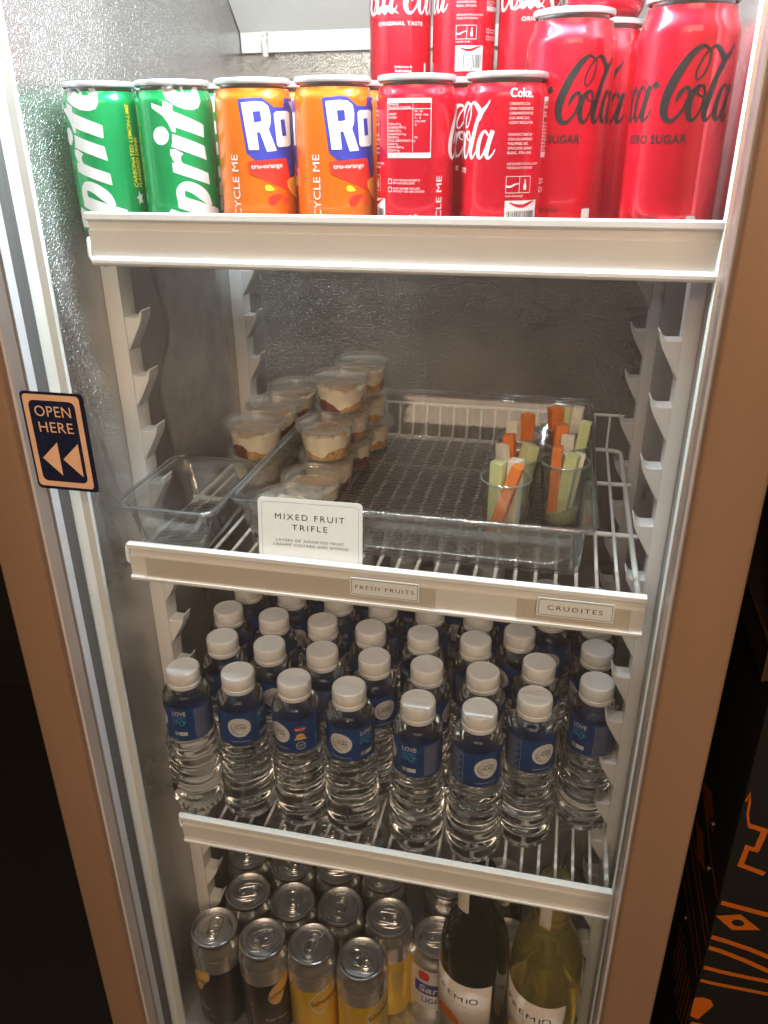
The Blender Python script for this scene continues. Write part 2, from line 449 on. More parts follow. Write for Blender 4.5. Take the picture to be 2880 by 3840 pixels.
def flat_y(x, y, h): return (x, -h, y)                     # a sheet that faces -Y
def cyl(R, prof=None):
    def fn(x, y, h):
        r = R
        if prof:
            for (r0, z0), (r1, z1) in zip(prof, prof[1:]):
                if z0 <= y <= z1 and z1 > z0: r = r0+(r1-r0)*(y-z0)/(z1-z0); break
        a = x/R; return ((r+h)*math.sin(a), -(r+h)*math.cos(a), y)
    return fn
ORD = ["first", "second", "third", "fourth", "fifth", "sixth", "seventh", "eighth", "ninth", "tenth"]
def face_cam(x, y): return math.atan2(CAM.x-x, y-CAM.y)

# ------------------------------------------------------------------ levels
S1, S2, S3, FLOOR = 0.0175, -0.2335, -0.5425, -0.883
Z1, Z2, Z3 = 0.0394, -0.2218, -0.5306
XL, XR, YB, ZT = -0.252, 0.2185, 0.430, 0.420

# ================================================================== the setting
wall = box("wall_back", -1.6, 1.9, 0.78, 0.80, -1.6, 1.2, "room_dark"); tag(wall, "dark room wall behind the cooler", None, kind="structure")
flo = box("floor", -1.6, 1.9, -0.9, 0.80, -1.12, -1.10, "room_dark"); tag(flo, "dark floor under the cooler", None, kind="structure")

# ================================================================== the cooler
FR = thing("display_cooler", "upright glass door drinks cooler with bronze frame and embossed metal inside", "cooler", (0, 0, 0))
def sheet(name, corners, m, thick, nrm):
    n = Vector(nrm)*thick; V = [Vector(c) for c in corners]; V += [v+n for v in V]
    F = [(0, 1, 2, 3), (7, 6, 5, 4), (0, 4, 5, 1), (1, 5, 6, 2), (2, 6, 7, 3), (3, 7, 4, 0)]
    return obj(name, V, F, m, FR, smooth=False)
sheet("side_wall", [(XL, 0.004, FLOOR), (XL, YB, FLOOR), (XL, YB, ZT), (XL, 0.004, ZT)], "liner", 0.02, (-1, 0, 0))
sheet("side_wall", [(XR, 0.004, FLOOR), (XR, YB, FLOOR), (XR, YB, ZT), (XR, 0.004, ZT)], "liner", 0.02, (1, 0, 0))
sheet("back_wall", [(XL, YB, FLOOR), (XR, YB, FLOOR), (XR, YB, ZT), (XL, YB, ZT)], "liner_back", 0.02, (0, 1, 0))
sheet("floor_panel", [(XL, 0.004, FLOOR), (XR, 0.004, FLOOR), (XR, YB, FLOOR), (XL, YB, FLOOR)], "liner", 0.02, (0, 0, -1))
sheet("ceiling_panel", [(XL, -0.004, ZT), (XR, -0.004, ZT), (XR, YB, ZT), (XL, YB, ZT)], "white_plastic", 0.02, (0, 0, 1))
prism("evaporator_cover", [(YB-0.001, 0.1686), (0.4225, 0.1686), (0.4215, 0.188), (0.395, 0.215), (0.335, 0.275), (0.300, ZT-0.001), (YB-0.001, ZT-0.001)],
      'x', XL+0.001, XR-0.001, "white_plastic", FR)
tube("cover_hook", [(-0.222, 0.4185, 0.165), (-0.222, 0.4165, 0.172), (-0.222, 0.4165, 0.181), (-0.222, 0.4205, 0.186)], 0.0035, "white_plastic", FR)
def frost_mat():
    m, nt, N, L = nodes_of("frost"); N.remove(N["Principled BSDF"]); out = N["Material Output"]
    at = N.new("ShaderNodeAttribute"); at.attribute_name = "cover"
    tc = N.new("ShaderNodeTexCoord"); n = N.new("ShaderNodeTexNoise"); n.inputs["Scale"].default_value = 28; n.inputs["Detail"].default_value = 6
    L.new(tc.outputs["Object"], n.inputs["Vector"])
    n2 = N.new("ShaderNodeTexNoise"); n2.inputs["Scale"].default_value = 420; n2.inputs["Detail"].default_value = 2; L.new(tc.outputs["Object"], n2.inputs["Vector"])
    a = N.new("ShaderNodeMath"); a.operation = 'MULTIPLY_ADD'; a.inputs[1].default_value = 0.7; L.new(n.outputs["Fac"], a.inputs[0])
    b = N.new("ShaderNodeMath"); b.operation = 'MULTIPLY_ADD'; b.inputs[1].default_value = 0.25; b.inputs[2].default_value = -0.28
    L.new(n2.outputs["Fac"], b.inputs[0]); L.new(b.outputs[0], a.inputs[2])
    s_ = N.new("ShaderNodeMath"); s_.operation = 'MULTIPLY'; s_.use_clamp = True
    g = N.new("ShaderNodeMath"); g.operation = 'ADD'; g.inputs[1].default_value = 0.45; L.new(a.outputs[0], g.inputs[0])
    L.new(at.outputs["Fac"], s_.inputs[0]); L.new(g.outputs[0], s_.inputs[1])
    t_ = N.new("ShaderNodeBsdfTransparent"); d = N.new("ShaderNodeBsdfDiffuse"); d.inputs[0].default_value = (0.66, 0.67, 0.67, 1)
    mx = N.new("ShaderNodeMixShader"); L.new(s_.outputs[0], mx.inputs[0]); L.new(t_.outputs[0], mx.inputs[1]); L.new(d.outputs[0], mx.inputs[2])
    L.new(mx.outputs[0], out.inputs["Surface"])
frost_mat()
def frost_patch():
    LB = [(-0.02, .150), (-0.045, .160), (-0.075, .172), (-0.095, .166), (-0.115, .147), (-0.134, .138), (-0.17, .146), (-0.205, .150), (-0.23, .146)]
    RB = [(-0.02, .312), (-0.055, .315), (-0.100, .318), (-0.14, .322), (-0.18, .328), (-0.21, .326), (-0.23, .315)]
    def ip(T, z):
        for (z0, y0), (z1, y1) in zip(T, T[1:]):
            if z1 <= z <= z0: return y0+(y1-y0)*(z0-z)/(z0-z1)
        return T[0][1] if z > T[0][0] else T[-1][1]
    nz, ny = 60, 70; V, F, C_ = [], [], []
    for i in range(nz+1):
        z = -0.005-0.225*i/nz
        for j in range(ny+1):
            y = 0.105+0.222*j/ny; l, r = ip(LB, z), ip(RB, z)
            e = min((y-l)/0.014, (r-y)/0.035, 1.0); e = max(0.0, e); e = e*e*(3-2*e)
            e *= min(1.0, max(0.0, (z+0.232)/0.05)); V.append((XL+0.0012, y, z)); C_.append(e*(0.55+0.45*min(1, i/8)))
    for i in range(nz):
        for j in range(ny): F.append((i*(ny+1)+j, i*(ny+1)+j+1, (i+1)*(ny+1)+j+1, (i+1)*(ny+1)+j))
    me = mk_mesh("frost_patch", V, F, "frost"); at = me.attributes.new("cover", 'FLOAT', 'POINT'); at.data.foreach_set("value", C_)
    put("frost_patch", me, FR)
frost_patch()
# outer case and front flange
box("outer_case", -0.302, XL-0.021, 0.032, 0.46, -1.08, 0.46, "dark_case", FR)
box("outer_case", XR+0.021, 0.2495, 0.032, 0.46, -1.08, 0.46, "dark_case", FR)
box("outer_case", XL-0.0205, XR+0.0205, 0.4505, 0.46, -1.08, 0.46, "dark_case", FR)
box("case_base", XL-0.0205, XR+0.0205, 0.010, 0.449, -1.10, FLOOR-0.021, "dark_case", FR)
prism("front_flange", [(-0.302, -0.002), (-0.2685, -0.002), (-0.2665, -0.0035), (-0.2645, -0.002), (-0.2575, 0.0035), (-0.2505, 0.003), (-0.2500, 0.006), (-0.2522, 0.010), (-0.2522, 0.030), (-0.302, 0.030)],
      'z', FLOOR-0.02, ZT, "flange_white", FR, angle=25)
prism("front_flange", [(0.249, -0.002), (0.2135, -0.002), (0.2105, -0.001), (0.2092, 0.001), (0.2096, 0.005), (0.2187, 0.010), (0.2187, 0.030), (0.249, 0.030)],
      'z', FLOOR-0.02, ZT, "flange_white", FR, angle=25)
box("lamp_cover", XL+0.01, XR-0.01, -0.0180, 0.0240, 0.3720, 0.392, "white_plastic", FR, 0.003)

# rails with their clips
CLIP = [(0, -0.0062), (0.0095, -0.0066), (0.0125, -0.0052), (0.0143, -0.0022), (0.0155, 0.0), (0.0162, -0.0006), (0.0153, -0.0065), (0.0128, -0.0125), (0.0012, -0.0330), (0, -0.0340)]
def clip_mesh(sgn, name):
    n = len(CLIP); d = 0.0165
    poly = [(sgn*x, z) for x, z in CLIP]
    V = [(p[0], 0, p[1]) for p in poly]+[(p[0], d, p[1]) for p in poly]
    bm = bmesh.new(); vv = [bm.verts.new(v) for v in V]
    bm.faces.new(vv[:n]); bm.faces.new(vv[n:][::-1])
    for i in range(n): bm.faces.new((vv[i], vv[i+n], vv[(i+1) % n+n], vv[(i+1) % n]))
    bmesh.ops.recalc_face_normals(bm, faces=bm.faces[:])
    bmesh.ops.bevel(bm, geom=[e for e in bm.edges if abs(e.verts[0].co.y-e.verts[1].co.y) < 1e-6 and e.calc_length() > 0.003], offset=0.0006, segments=1, affect='EDGES')
    me = bpy.data.meshes.new(name); bm.to_mesh(me); bm.free(); me.materials.append(MATS["white_plastic"]); finish(me, True, 40); return me
CL, CR = clip_mesh(1, "clip"), clip_mesh(-1, "clip")
SCREW = None
def rail(side, y0):
    x0, x1 = (XL, -0.2369) if side < 0 else (0.2070, XR)
    xin = -0.2369 if side < 0 else 0.2070
    RT = 0.006
    me = box_mesh("rail", x1-x0, 0.021, RT-FLOOR-0.004, "white_plastic", 0.0012, 2)
    r = put("rail", me, FR, ((x0+x1)/2, y0+0.0115, (RT+FLOOR)/2))
    for k in range(0, 16):
        z = -0.0437-0.05*k
        c = put("clip", CL if side < 0 else CR, r, (xin-(x0+x1)/2, -0.0095, z-(RT+FLOOR)/2))
    for k in (1, 5, 9, 13):
        z = -0.0437-0.05*k+0.021
        V, F, _ = lathe([(0.0046, 0.0), (0.0044, 0.0006), (0.0030, 0.0008), (0.0026, -0.0002), (0, -0.0002)], 16)
        obj("screw", V, F, "screw_dark", r, (xin-(x0+x1)/2, 0.001, z-(RT+FLOOR)/2), (0, PI/2 if side < 0 else -PI/2, 0))
for yy in (0.075, 0.3337):
    rail(-1, yy); rail(1, yy)

# the door, a part of the cooler: bronze stiles, double glazing, spacer bars, gasket
DZ0, DZ1 = -1.05, 0.48
def stile(x0, x1):
    P = [(x0+0.003, -0.052), (x1-0.003, -0.052), (x1-0.001, -0.0513), (x1, -0.049), (x1, -0.006), (x0, -0.006), (x0, -0.049), (x0+0.001, -0.0513)]
    return prism("door_stile", P, 'z', DZ0, DZ1, "frame_bronze", DOOR, angle=50)
DOOR = prism("door", [(-0.3035+0.003, 0.401), (0.2505-0.003, 0.401), (0.2505-0.003, DZ1-0.002), (-0.3035+0.003, DZ1-0.002)], 'y', -0.0515, -0.0065, "frame_bronze", FR)   # top rail of the door
stile(-0.3040, -0.2632); stile(0.2098, 0.2510)
box("bottom_rail", -0.2630, 0.2096, -0.0515, -0.0065, DZ0, -0.905, "frame_bronze", DOOR, 0.002)
GX0, GX1, GZ0, GZ1 = -0.2628, 0.2094, -0.904, 0.400
box("glass_pane", GX0, GX1, -0.0500, -0.0462, GZ0, GZ1, "door_glass", DOOR)
box("glass_pane", GX0, GX1, -0.0328, -0.0292, GZ0, GZ1, "door_glass_misted", DOOR)
dot_v, dot_f, _ = lathe([(0.00045, 0), (0.00045, 0.0002), (0, 0.00035)], 8)
dot_me = mk_mesh("spacer_hole", dot_v, dot_f, "spacer_dot")
for sx, (a, b) in ((1, (GX0, -0.2602)), (-1, (0.2075, GX1))):
    sp = box("spacer_bar", a, b, -0.0461, -0.0329, GZ0, GZ1, "spacer", DOOR)
    if sx > 0:
        for k in range(64):
            put("spacer_hole", dot_me, sp, ((b-a)/2, 0.0, 0.16-(GZ0+GZ1)/2-0.0135*k), (0, PI/2, 0))
box("door_gasket", -0.3000, -0.2622, -0.0060, -0.0036, FLOOR, ZT, "gasket", DOOR)
box("door_gasket", 0.2120, 0.2480, -0.0060, -0.0036, FLOOR, ZT, "gasket", DOOR)
box("inner_trim", -0.2635, -0.2604, -0.0290, -0.0200, GZ0, GZ1, "spacer", DOOR)
box("inner_trim", -0.2635, -0.2616, -0.0198, -0.0062, GZ0, GZ1, "gasket", DOOR)
box("inner_trim", 0.2102, 0.2130, -0.0290, -0.0062, GZ0, GZ1, "gasket", DOOR)

# ================================================================== wire shelves
STRIP = [(0.0, 0.0), (-0.0006, -0.0008), (-0.0006, -0.0042), (0.0012, -0.0056), (0.0030, -0.0064), (0.0034, -0.0112), (0.0012, -0.0120), (0.0022, -0.0295),
         (0.0004, -0.0302), (-0.0008, -0.0316), (-0.0008, -0.0336), (0.0004, -0.0352), (0.0024, -0.0360), (0.0050, -0.0352), (0.0060, -0.0300), (0.0064, -0.0040), (0.0056, 0.0)]
def wire_shelf(dx, S, ztop, label, ywires, first):
    t = thing("wire_shelf", label, "shelf", (dx, 0, S), 0, "white wire shelves in the cooler")
    hw = 0.2075; r = 0.0015; yb = 0.352
    V, F = tube_data(round_path([(0, 0.009, -0.011), (0, 0.0105, -r), (0, yb, -r), (0, yb+0.004, 0.034)], 0.004), r, 6)
    wme = mk_mesh("wire", V, F, "wire_white", angle=60)
    n = 25
    for i in range(n):
        x = -hw+0.0155+(2*hw-0.031)*i/(n-1)
        put("wire", wme, t, (x, 0, 0))
    rr = 0.0026
    fr_pts = [(-hw, 0.0135, -0.0056), (hw, 0.0135, -0.0056), (hw, yb-0.002, -0.0056), (-hw, yb-0.002, -0.0056)]
    tube("frame_rod", round_path(fr_pts, 0.012, True), rr, "wire_white", t, 8, True)
    for y in (0.135, 0.252):
        tube("cross_rod", [(-hw-0.006, y, -0.0056), (hw+0.006, y, -0.0056)], 0.0024, "wire_white", t)
    tube("back_rod", [(-hw, yb+0.0052, 0.0335), (hw, yb+0.0052, 0.0335)], 0.0018, "wire_white", t)
    for s in (-1,):
        tube("side_hook", round_path([(s*(hw-0.004), 0.030, -0.0060), (s*(hw+0.009), 0.024, -0.0050), (s*(hw+0.009), 0.010, 0.0040), (s*(hw+0.009), 0.0085, -0.0100), (s*(hw-0.004), 0.009, -0.0150)], 0.003),
             0.0015, "wire_white", t)
    zt = ztop-S
    st = prism("price_strip", STRIP, 'x', -0.21, 0.21, "strip_plastic", t, angle=25, loc=(0, 0, zt))
    return t, st
SH1, st1 = wire_shelf(0.0, S1, Z1, "top white wire shelf with blank strip, carrying the soda cans", None, True)
SH2, st2 = wire_shelf(-0.0101, S2, Z2, "middle white wire shelf with taped food labels on its strip", None, False)
SH3, st3 = wire_shelf(0.0, S3, Z3, "lowest white wire shelf with blank strip, carrying the water bottles", None, False)
# clear tape over the middle strip
for a, b in ((-0.205, 0.043), (0.106, 0.190)):
    box("clear_tape", a+0.0101, b+0.0101, -0.0002, 0.0009, -0.0292, -0.0122, "film", st2)

# ================================================================== cards and stickers
def card(name, label, cat, x, y, z, wd, ht, m, thick=0.0006, rx=0.0, ry=0.0, r=0.002):
    t = thing(name, label, cat, (x, y, z)); t.rotation_euler = (rx, ry, 0)
    P = rrect(-wd/2, wd/2, -ht/2, ht/2, r)
    prism("card", P, 'y', 0, thick, m, t, smooth=False)
    return t
t = card("shelf_label", "small printed card reading FRESH FRUITS on the middle shelf strip", "label", 0.0025, -0.0024, -0.2378, 0.0560, 0.0162, "paper_white", r=0.0008)
put("border", Art().frame(-0.0268, 0.0268, -0.0070, 0.0070, 0.0004, 0.001).mesh("border", "ink_black", flat_y), t)
put("lettering", Art().text("FRESH FRUITS", 0, -0.0017, 0.0034, width=0.0475, space=1.25).mesh("lettering", "ink_black", flat_y), t)
t = card("shelf_label", "small printed card reading CRUDITES on the middle shelf strip", "label", 0.1495, -0.0024, -0.2372, 0.0570, 0.0160, "paper_white", r=0.0008)
put("border", Art().frame(-0.0272, 0.0272, -0.0069, 0.0069, 0.0004, 0.001).mesh("border", "ink_black", flat_y), t)
put("lettering", Art().text("CRUDITES", 0, -0.0019, 0.0039, width=0.0405, space=1.3).mesh("lettering", "ink_black", flat_y), t)

t = card("menu_card", "white menu card reading MIXED FRUIT TRIFLE leaning behind the strip", "sign", -0.0615, 0.0108, -0.2036, 0.0870, 0.0600, "paper_white", 0.0008, rx=-0.16, ry=math.radians(-1.0), r=0.004)
put("border", Art().frame(-0.0405, 0.0405, -0.0330, 0.0268, 0.0003, 0.0035).mesh("border", "ink_grey", flat_y, zclip=[(-0.0295, -1)]), t)
a = Art()
a.text("MIXED FRUIT", 0, 0.0125, 0.0048, width=0.0580, space=1.3)
a.text("TRIFLE", 0, 0.0040, 0.0046, width=0.0295, space=1.3)
put("lettering", a.mesh("lettering", "ink_black", flat_y), t)
a = Art()
a.text("LAYERS OF ASSORTED FRUIT", 0, -0.0060, 0.0022, width=0.0570, space=1.2)
a.text("CREAMY CUSTARD AND SPONGE", 0.0006, -0.0098, 0.0022, width=0.0630, space=1.2)
put("small_lettering", a.mesh("small_lettering", "ink_black", flat_y), t)

t = card("door_sticker", "navy and peach OPEN HERE arrow sticker on the door glass", "sticker", -0.2278, -0.0506, -0.1138, 0.0505, 0.0755, "sticker_navy", 0.0004, r=0.0035)
put("peach_border", Art().ring(rrect(-0.0236, 0.0218, -0.0354, 0.0358, 0.0030), rrect(-0.0195, 0.0176, -0.0312, 0.0314, 0.0045)).mesh("peach_border", "sticker_peach", flat_y), t)
a = Art().text("OPEN", -0.0010, 0.0195, 0.0078, width=0.0290, space=1.05)
a.text("HERE", -0.0005, 0.0075, 0.0078, width=0.0275, space=1.05)
put("lettering", a.mesh("lettering", "sticker_peach", flat_y), t)
for x in (-0.0163, 0.0005):
    put("arrow", Art().poly([(x, -0.0130), (x+0.0142, 0.0000), (x+0.0142, -0.0262)]).mesh("arrow", "sticker_peach", flat_y), t)

# ================================================================== cans
def can_profile(R, H, neck_r, neck_h, base_r):
    """outer wall of a drawn can up to the neck"""
    P = [(0.0, 0.006), (base_r*0.75, 0.004), (base_r-0.001, 0.0), (base_r+0.001, 0.0004), (R-0.0012, 0.0050), (R-0.0003, 0.0075), (R, 0.0105)]
    z0 = H-neck_h
    P += [(R, z0*0.35), (R, z0*0.7), (R, z0-0.004)]
    for i in range(1, 9):
        u = i/8; s = u*u*(3-2*u); P.append((R+(neck_r-R)*s, z0-0.003+(neck_h-0.0035)*u))
    return P
def rim_profile(neck_r, H):
    a = neck_r
    return [(a-0.0002, H-0.0042), (a+0.0010, H-0.0036), (a+0.0014, H-0.0018), (a+0.0008, H-0.0003), (a-0.0004, H), (a-0.0014, H-0.0008), (a-0.0018, H-0.0030), (a-0.0028, H-0.0062),
            (a-0.0036, H-0.0070), (a-0.0046, H-0.0060), (a-0.0052, H-0.0040), (a-0.0075, H-0.0037), (0.006, H-0.0037), (0, H-0.0037)]
def tab_mesh():
    bm = bmesh.new()
    def add(V, F):
        vv = [bm.verts.new(v) for v in V]
        for f in F: bm.faces.new([vv[i] for i in f])
    z = 0.0012
    st = [(0.0068*math.sin(a)*1.0, -0.0035-0.0085*math.cos(a), z) for a in [PI*i/10-PI/2 for i in range(11)]]
    path = [(0.0066*math.cos(a), -0.0070+0.0066*math.sin(a), z) for a in [PI+PI*i/10 for i in range(11)]] + [(0.0062*math.cos(a), 0.0075+0.0062*math.sin(a), z) for a in [PI*i/10 for i in range(11)]]
    add(*tube_data(path, 0.0011, 6, True))
    ph = [(0.0040*math.cos(2*PI*i/16), -0.0072+0.0034*math.sin(2*PI*i/16), z) for i in range(16)]
    add(*tube_data(ph, 0.0008, 6, True))
    P = rrect(-0.0058, 0.0058, -0.0035, 0.0120, 0.004)
    add([(x, y, z-0.0003) for x, y in P]+[(x, y, z+0.0004) for x, y in P], [tuple(range(len(P), 2*len(P)))])
    V, F, _ = lathe([(0.0030, z), (0.0028, z+0.0011), (0.0018, z+0.0014), (0, z+0.0014)], 14)
    add([(x, y+0.0052, zz) for x, y, zz in V], F)
    path = [(0.0095*math.cos(a), 0.0060+0.0130*math.sin(a), 0.0002) for a in [2*PI*i/28 for i in range(28)]]
    add(*tube_data(path, 0.00055, 5, True))
    path = [(0.0125*math.cos(a), -0.0005+0.0185*math.sin(a), 0.0001) for a in [2*PI*i/32 for i in range(32)]]
    add(*tube_data(path, 0.0004, 5, True))
    me = bpy.data.meshes.new("pull_tab"); bm.to_mesh(me); bm.free(); me.materials.append(MATS["alu"]); finish(me, True, 50); return me
TAB = tab_mesh()
class CanKind:
    def __init__(self, R, H, neck_r, neck_h, base_r, n=48):
        self.R, self.H, self.nr, self.n = R, H, neck_r, n
        self.prof = can_profile(R, H, neck_r, neck_h, base_r)
        V, F, _ = lathe(rim_profile(neck_r, H), n); self.lid = mk_mesh("lid", V, F, "alu_rim")
        self.lid2 = mk_mesh("lid", V, F, "alu")
        self.wall = [p for p in self.prof if p[0] > base_r+0.002]
        self.map = cyl(R, self.wall)
        self.bodies = {}
    def body(self, mats, cut=None):
        key = (tuple(mats), cut)
        if key not in self.bodies:
            P = list(self.prof)
            if cut:
                k = max(i for i, p in enumerate(P) if p[1] <= cut and p[0] > self.R-0.0001)
                P.insert(k+1, (self.R, cut))
                V, F, seg = lathe(P, self.n); fm = [0 if s <= k else 1 for s in seg]
                self.bodies[key] = mk_mesh("body", V, F, list(mats), fm, angle=60)
            else:
                V, F, seg = lathe(P, self.n); self.bodies[key] = mk_mesh("body", V, F, list(mats), angle=60)
        return self.bodies[key]
    def art(self, a, name, m): return (name, a.mesh(name, m, self.map, step=0.0022, zclip=[(self.H-0.0050, 1), (0.009, -1)], ycuts=[p[1] for p in self.wall if p[1] > self.H*0.8]))
def place_can(kind, name, label, cat, x, y, z, facing, mats, arts=(), group=None, cut=None, tab=None, lid_m="alu_rim"):
    rz = face_cam(x, y)-math.radians(facing)
    t = thing(name, label, cat, (x, y, z), rz, group)
    put("body", kind.body(mats, cut), t)
    l = put("lid", kind.lid if lid_m == "alu_rim" else kind.lid2, t)
    if tab is not None: put("pull_tab", TAB, l, (0, 0, kind.H-0.0035), (0, 0, math.radians(tab)-rz))
    for nm, me in arts: put(nm, me, t)
    return t
MINI = CanKind(0.0265, 0.104, 0.0246, 0.0105, 0.0215)
SLIM = CanKind(0.0285, 0.140, 0.0248, 0.0170, 0.0225)
TALL = CanKind(0.0285, 0.145, 0.0252, 0.0185, 0.0225)
STD = CanKind(0.0330, 0.116, 0.0262, 0.0170, 0.0245)

# --- the flowing cola script, drawn stroke by stroke on a unit cap height
def g_C(x, ribbon=False):
    S = [[(.80, .90, .03), (.66, .97, .055), (.50, .90, .10), (.30, .68, .135), (.14, .40, .145), (.09, .19, .13), (.15, .05, .095), (.27, .03, .06), (.42, .16, .045), (.50, .33, .05), (.49, .43, .06), (.43, .45, .055), (.34, .37, .07), (.28, .27, .02)],
         [(.80, .91, .03), (.78, .74, .03), (.68, .58, .028), (.60, .56, .03), (.58, .66, .03), (.66, .82, .03), (.78, .93, .04)]]
    if ribbon: S.append([(.78, .93, .03), (.88, .97, .055), (1.00, .90, .09), (1.10, .80, .10), (1.16, .77, .06)])
    return [[(a+x, b, c) for a, b, c in s] for s in S]
def g_o(x): return [[(a+x, b, c) for a, b, c in s] for s in [[(.20, .49, .05), (.10, .38, .08), (.05, .18, .095), (.10, .04, .07), (.20, .06, .04), (.29, .22, .035), (.31, .38, .04), (.26, .48, .045), (.19, .44, .035), (.20, .36, .03), (.33, .33, .03), (.42, .36, .02)]]]
def g_c(x): return [[(a+x, b, c) for a, b, c in s] for s in [[(.27, .40, .06), (.22, .48, .05), (.12, .40, .08), (.06, .20, .10), (.11, .04, .07), (.21, .07, .04), (.32, .22, .02)]]]
def g_l(x): return [[(a+x, b, c) for a, b, c in s] for s in [[(.58, 1.0, .015), (.50, .90, .05), (.38, .80, .09), (.26, .64, .085), (.14, .34, .10), (.08, .13, .09), (.12, .03, .06), (.20, .07, .035), (.30, .2, .02)], [(.24, .62, .02), (.36, .70, .03), (.42, .84, .03)]]]
def g_a(x): return [[(a+x, b, c) for a, b, c in s] for s in [[(.30, .42, .04), (.22, .49, .045), (.11, .38, .08), (.05, .17, .095), (.09, .04, .07), (.18, .07, .04), (.28, .26, .03), (.34, .44, .03)], [(.41, .50, .09), (.32, .27, .095), (.28, .10, .09), (.33, .03, .055), (.42, .09, .03), (.48, .18, .02)]]]
def cola(art, s, z, H, sx, layer=1):
    G = g_C(0)+g_o(.47)+g_c(.78)+g_a(1.02)+[[(1.50, .47, .10), (1.60, .52, .10)]]+g_C(1.66, True)+g_o(2.13)+g_l(2.40)+g_a(2.66)
    for st in G: art.stroke([(s+(px-1.57)*H*sx, z+py*H, pw*H*0.92) for px, py, pw in st], layer)
    return art
def lines(a, x0, x1, ys, h, seed, txt):
    words = txt.split(); k = 0
    for i, y in enumerate(ys):
        s = ""
        while len(s) < (x1-x0)/h*1.35 and k < 400:
            s += words[k % len(words)]+" "; k += 1
        a.text(s.strip(), x0, y, h, 'L', width=(x1-x0)*(0.99 if (i+seed) % 3 else 0.82))
    return a
def barcode(aw, ab, x0, x1, z0, z1, seed):
    aw.rect(x0, x1, z0, z1, 1); r = random.Random(seed); x = x0+0.0012
    while x < x1-0.0016:
        b = r.choice([.00022, .00022, .0004, .0006]); ab.rect(x, x+b, z0+0.0022, z0+(z1-z0)*0.66, 2); x += b+r.choice([.00025, .0004, .0006])
def wave_patch(a, x0, x1, z, h, layer=2):
    n = 10; top = [(x0+(x1-x0)*i/n, z+h*(0.9-0.9*math.sin(PI*min(i/n*1.15, 1))*0.8+0.1*i/n)) for i in range(n+1)]
    a.stroke([(p[0], p[1], h*(0.15+0.5*math.sin(PI*k/n))) for k, p in enumerate(top)], layer, sub=3)

COLA_R = 0.0265
aw, ab, ar = Art(), Art(), Art()
cola(aw, 0, 0.0545, 0.0335, 0.84)
aw.text("ORIGINAL TASTE", 0.001, 0.0465, 0.0028, width=0.040, bold=0.01, space=1.1)
aw.poly([(-0.0262, 0.0535), (-0.0205, 0.0590), (-0.0135, 0.0612), (-0.0068, 0.0600), (-0.0002, 0.0545), (-0.0060, 0.0568), (-0.0100, 0.0562), (-0.0128, 0.0540), (-0.0152, 0.0566), (-0.0205, 0.0560)], 2)
aw.text("Delicious &", 0.0035, 0.0155, 0.0017, width=0.0150, bold=0.01).text("Refreshing", 0.0035, 0.0125, 0.0017, width=0.0140, bold=0.01)
aw.stroke([(0.0245, 0.010, .0018), (0.0245, 0.0195, .0018)], 1)
sC = 0.0520
aw.text("Coke.", sC, 0.0895, 0.0048, 'L', width=0.0150, bold=0.015)
lines(aw, sC, sC+0.0160, [0.0852, 0.0826, 0.0800, 0.0774, 0.0748], 0.0014, 0, "CARBONATED COLA DRINK INGREDIENTS: CARBONATED WATER, SUGAR, CARAMEL COLOR, ACIDITY REGULATOR (PHOSPHORIC ACID), NATURAL FLAVORS, CAFFEINE.")
lines(aw, sC, sC+0.0165, [0.0682, 0.0656, 0.0630, 0.0604, 0.0578], 0.0014, 1, "MANUFACTURED BY COCA-COLA BEVERAGES PHILIPPINES, INC. 20TH FLOOR, SIX/NEO BLDG., 5TH AVE. COR. 26TH ST., BONIFACIO GLOBAL CITY, TAGUIG, PHILIPPINES.")
aw.text("UNDER THE AUTHORITY OF THE COCA-COLA COMPANY", sC, 0.0515, 0.0013, 'L', width=0.0225).text("TO BE SOLD ONLY IN THE PHILIPPINES", sC, 0.0492, 0.0013, 'L', width=0.0180)
aw.frame(sC, sC+0.0172, 0.0350, 0.0450, 0.0003, 0.0002)
aw.rect(sC+0.0088, sC+0.0091, 0.0352, 0.0448)
aw.stroke([(sC+0.0003, 0.0390, .0012), (sC+0.0030, 0.0388, .0011), (sC+0.0060, 0.0402, .0008), (sC+0.0088, 0.0406, .0004)], 1)
aw.stroke([(sC+0.0130, 0.0370, .0018), (sC+0.0130, 0.0395, .0019), (sC+0.0130, 0.0412, .0008), (sC+0.0130, 0.0430, .0007)], 1)
aw.text("coca-cola.com.ph", sC, 0.0328, 0.0013, 'L', width=0.0118)
barcode(aw, ab, sC, sC+0.0235, 0.0120, 0.0305, 3)
wave_patch(ar, sC+0.003, sC+0.0215, 0.0265, 0.0032)
ab.text("8 8019", sC+0.0085, 0.0122, 0.0020, width=0.0120, layer=2)
sN0, sN1 = 0.0785, 0.1085
aw.frame(sN0, sN1, 0.0555, 0.0900, 0.0004, 0.0010)
aw.rect(sN0, sN1, 0.0874, 0.0898).rect(sN0, sN1, 0.0556, 0.0586)
aw.rect(sN0+0.0005, sN1-0.0005, 0.0838, 0.0841).rect(sN0+0.0180, sN0+0.0182, 0.0590, 0.0872)
ar.text("NUTRITION INFORMATION", (sN0+sN1)/2, 0.0879, 0.0014, width=0.020, layer=2)
ar.text("*Based on Philippine Recommended Energy & Nutrient", sN0+0.001, 0.0573, 0.0009, 'L', width=0.0275, layer=2).text("Intake for Adults 19-29 yo.", sN0+0.001, 0.0559, 0.0009, 'L', width=0.0150, layer=2)
for i, s in enumerate(["SERVING SIZE", "SERVINGS PER CONTAINER"]): aw.text(s, sN0+0.001, 0.0860-0.0017*i, 0.0011, 'L', sx=0.8)
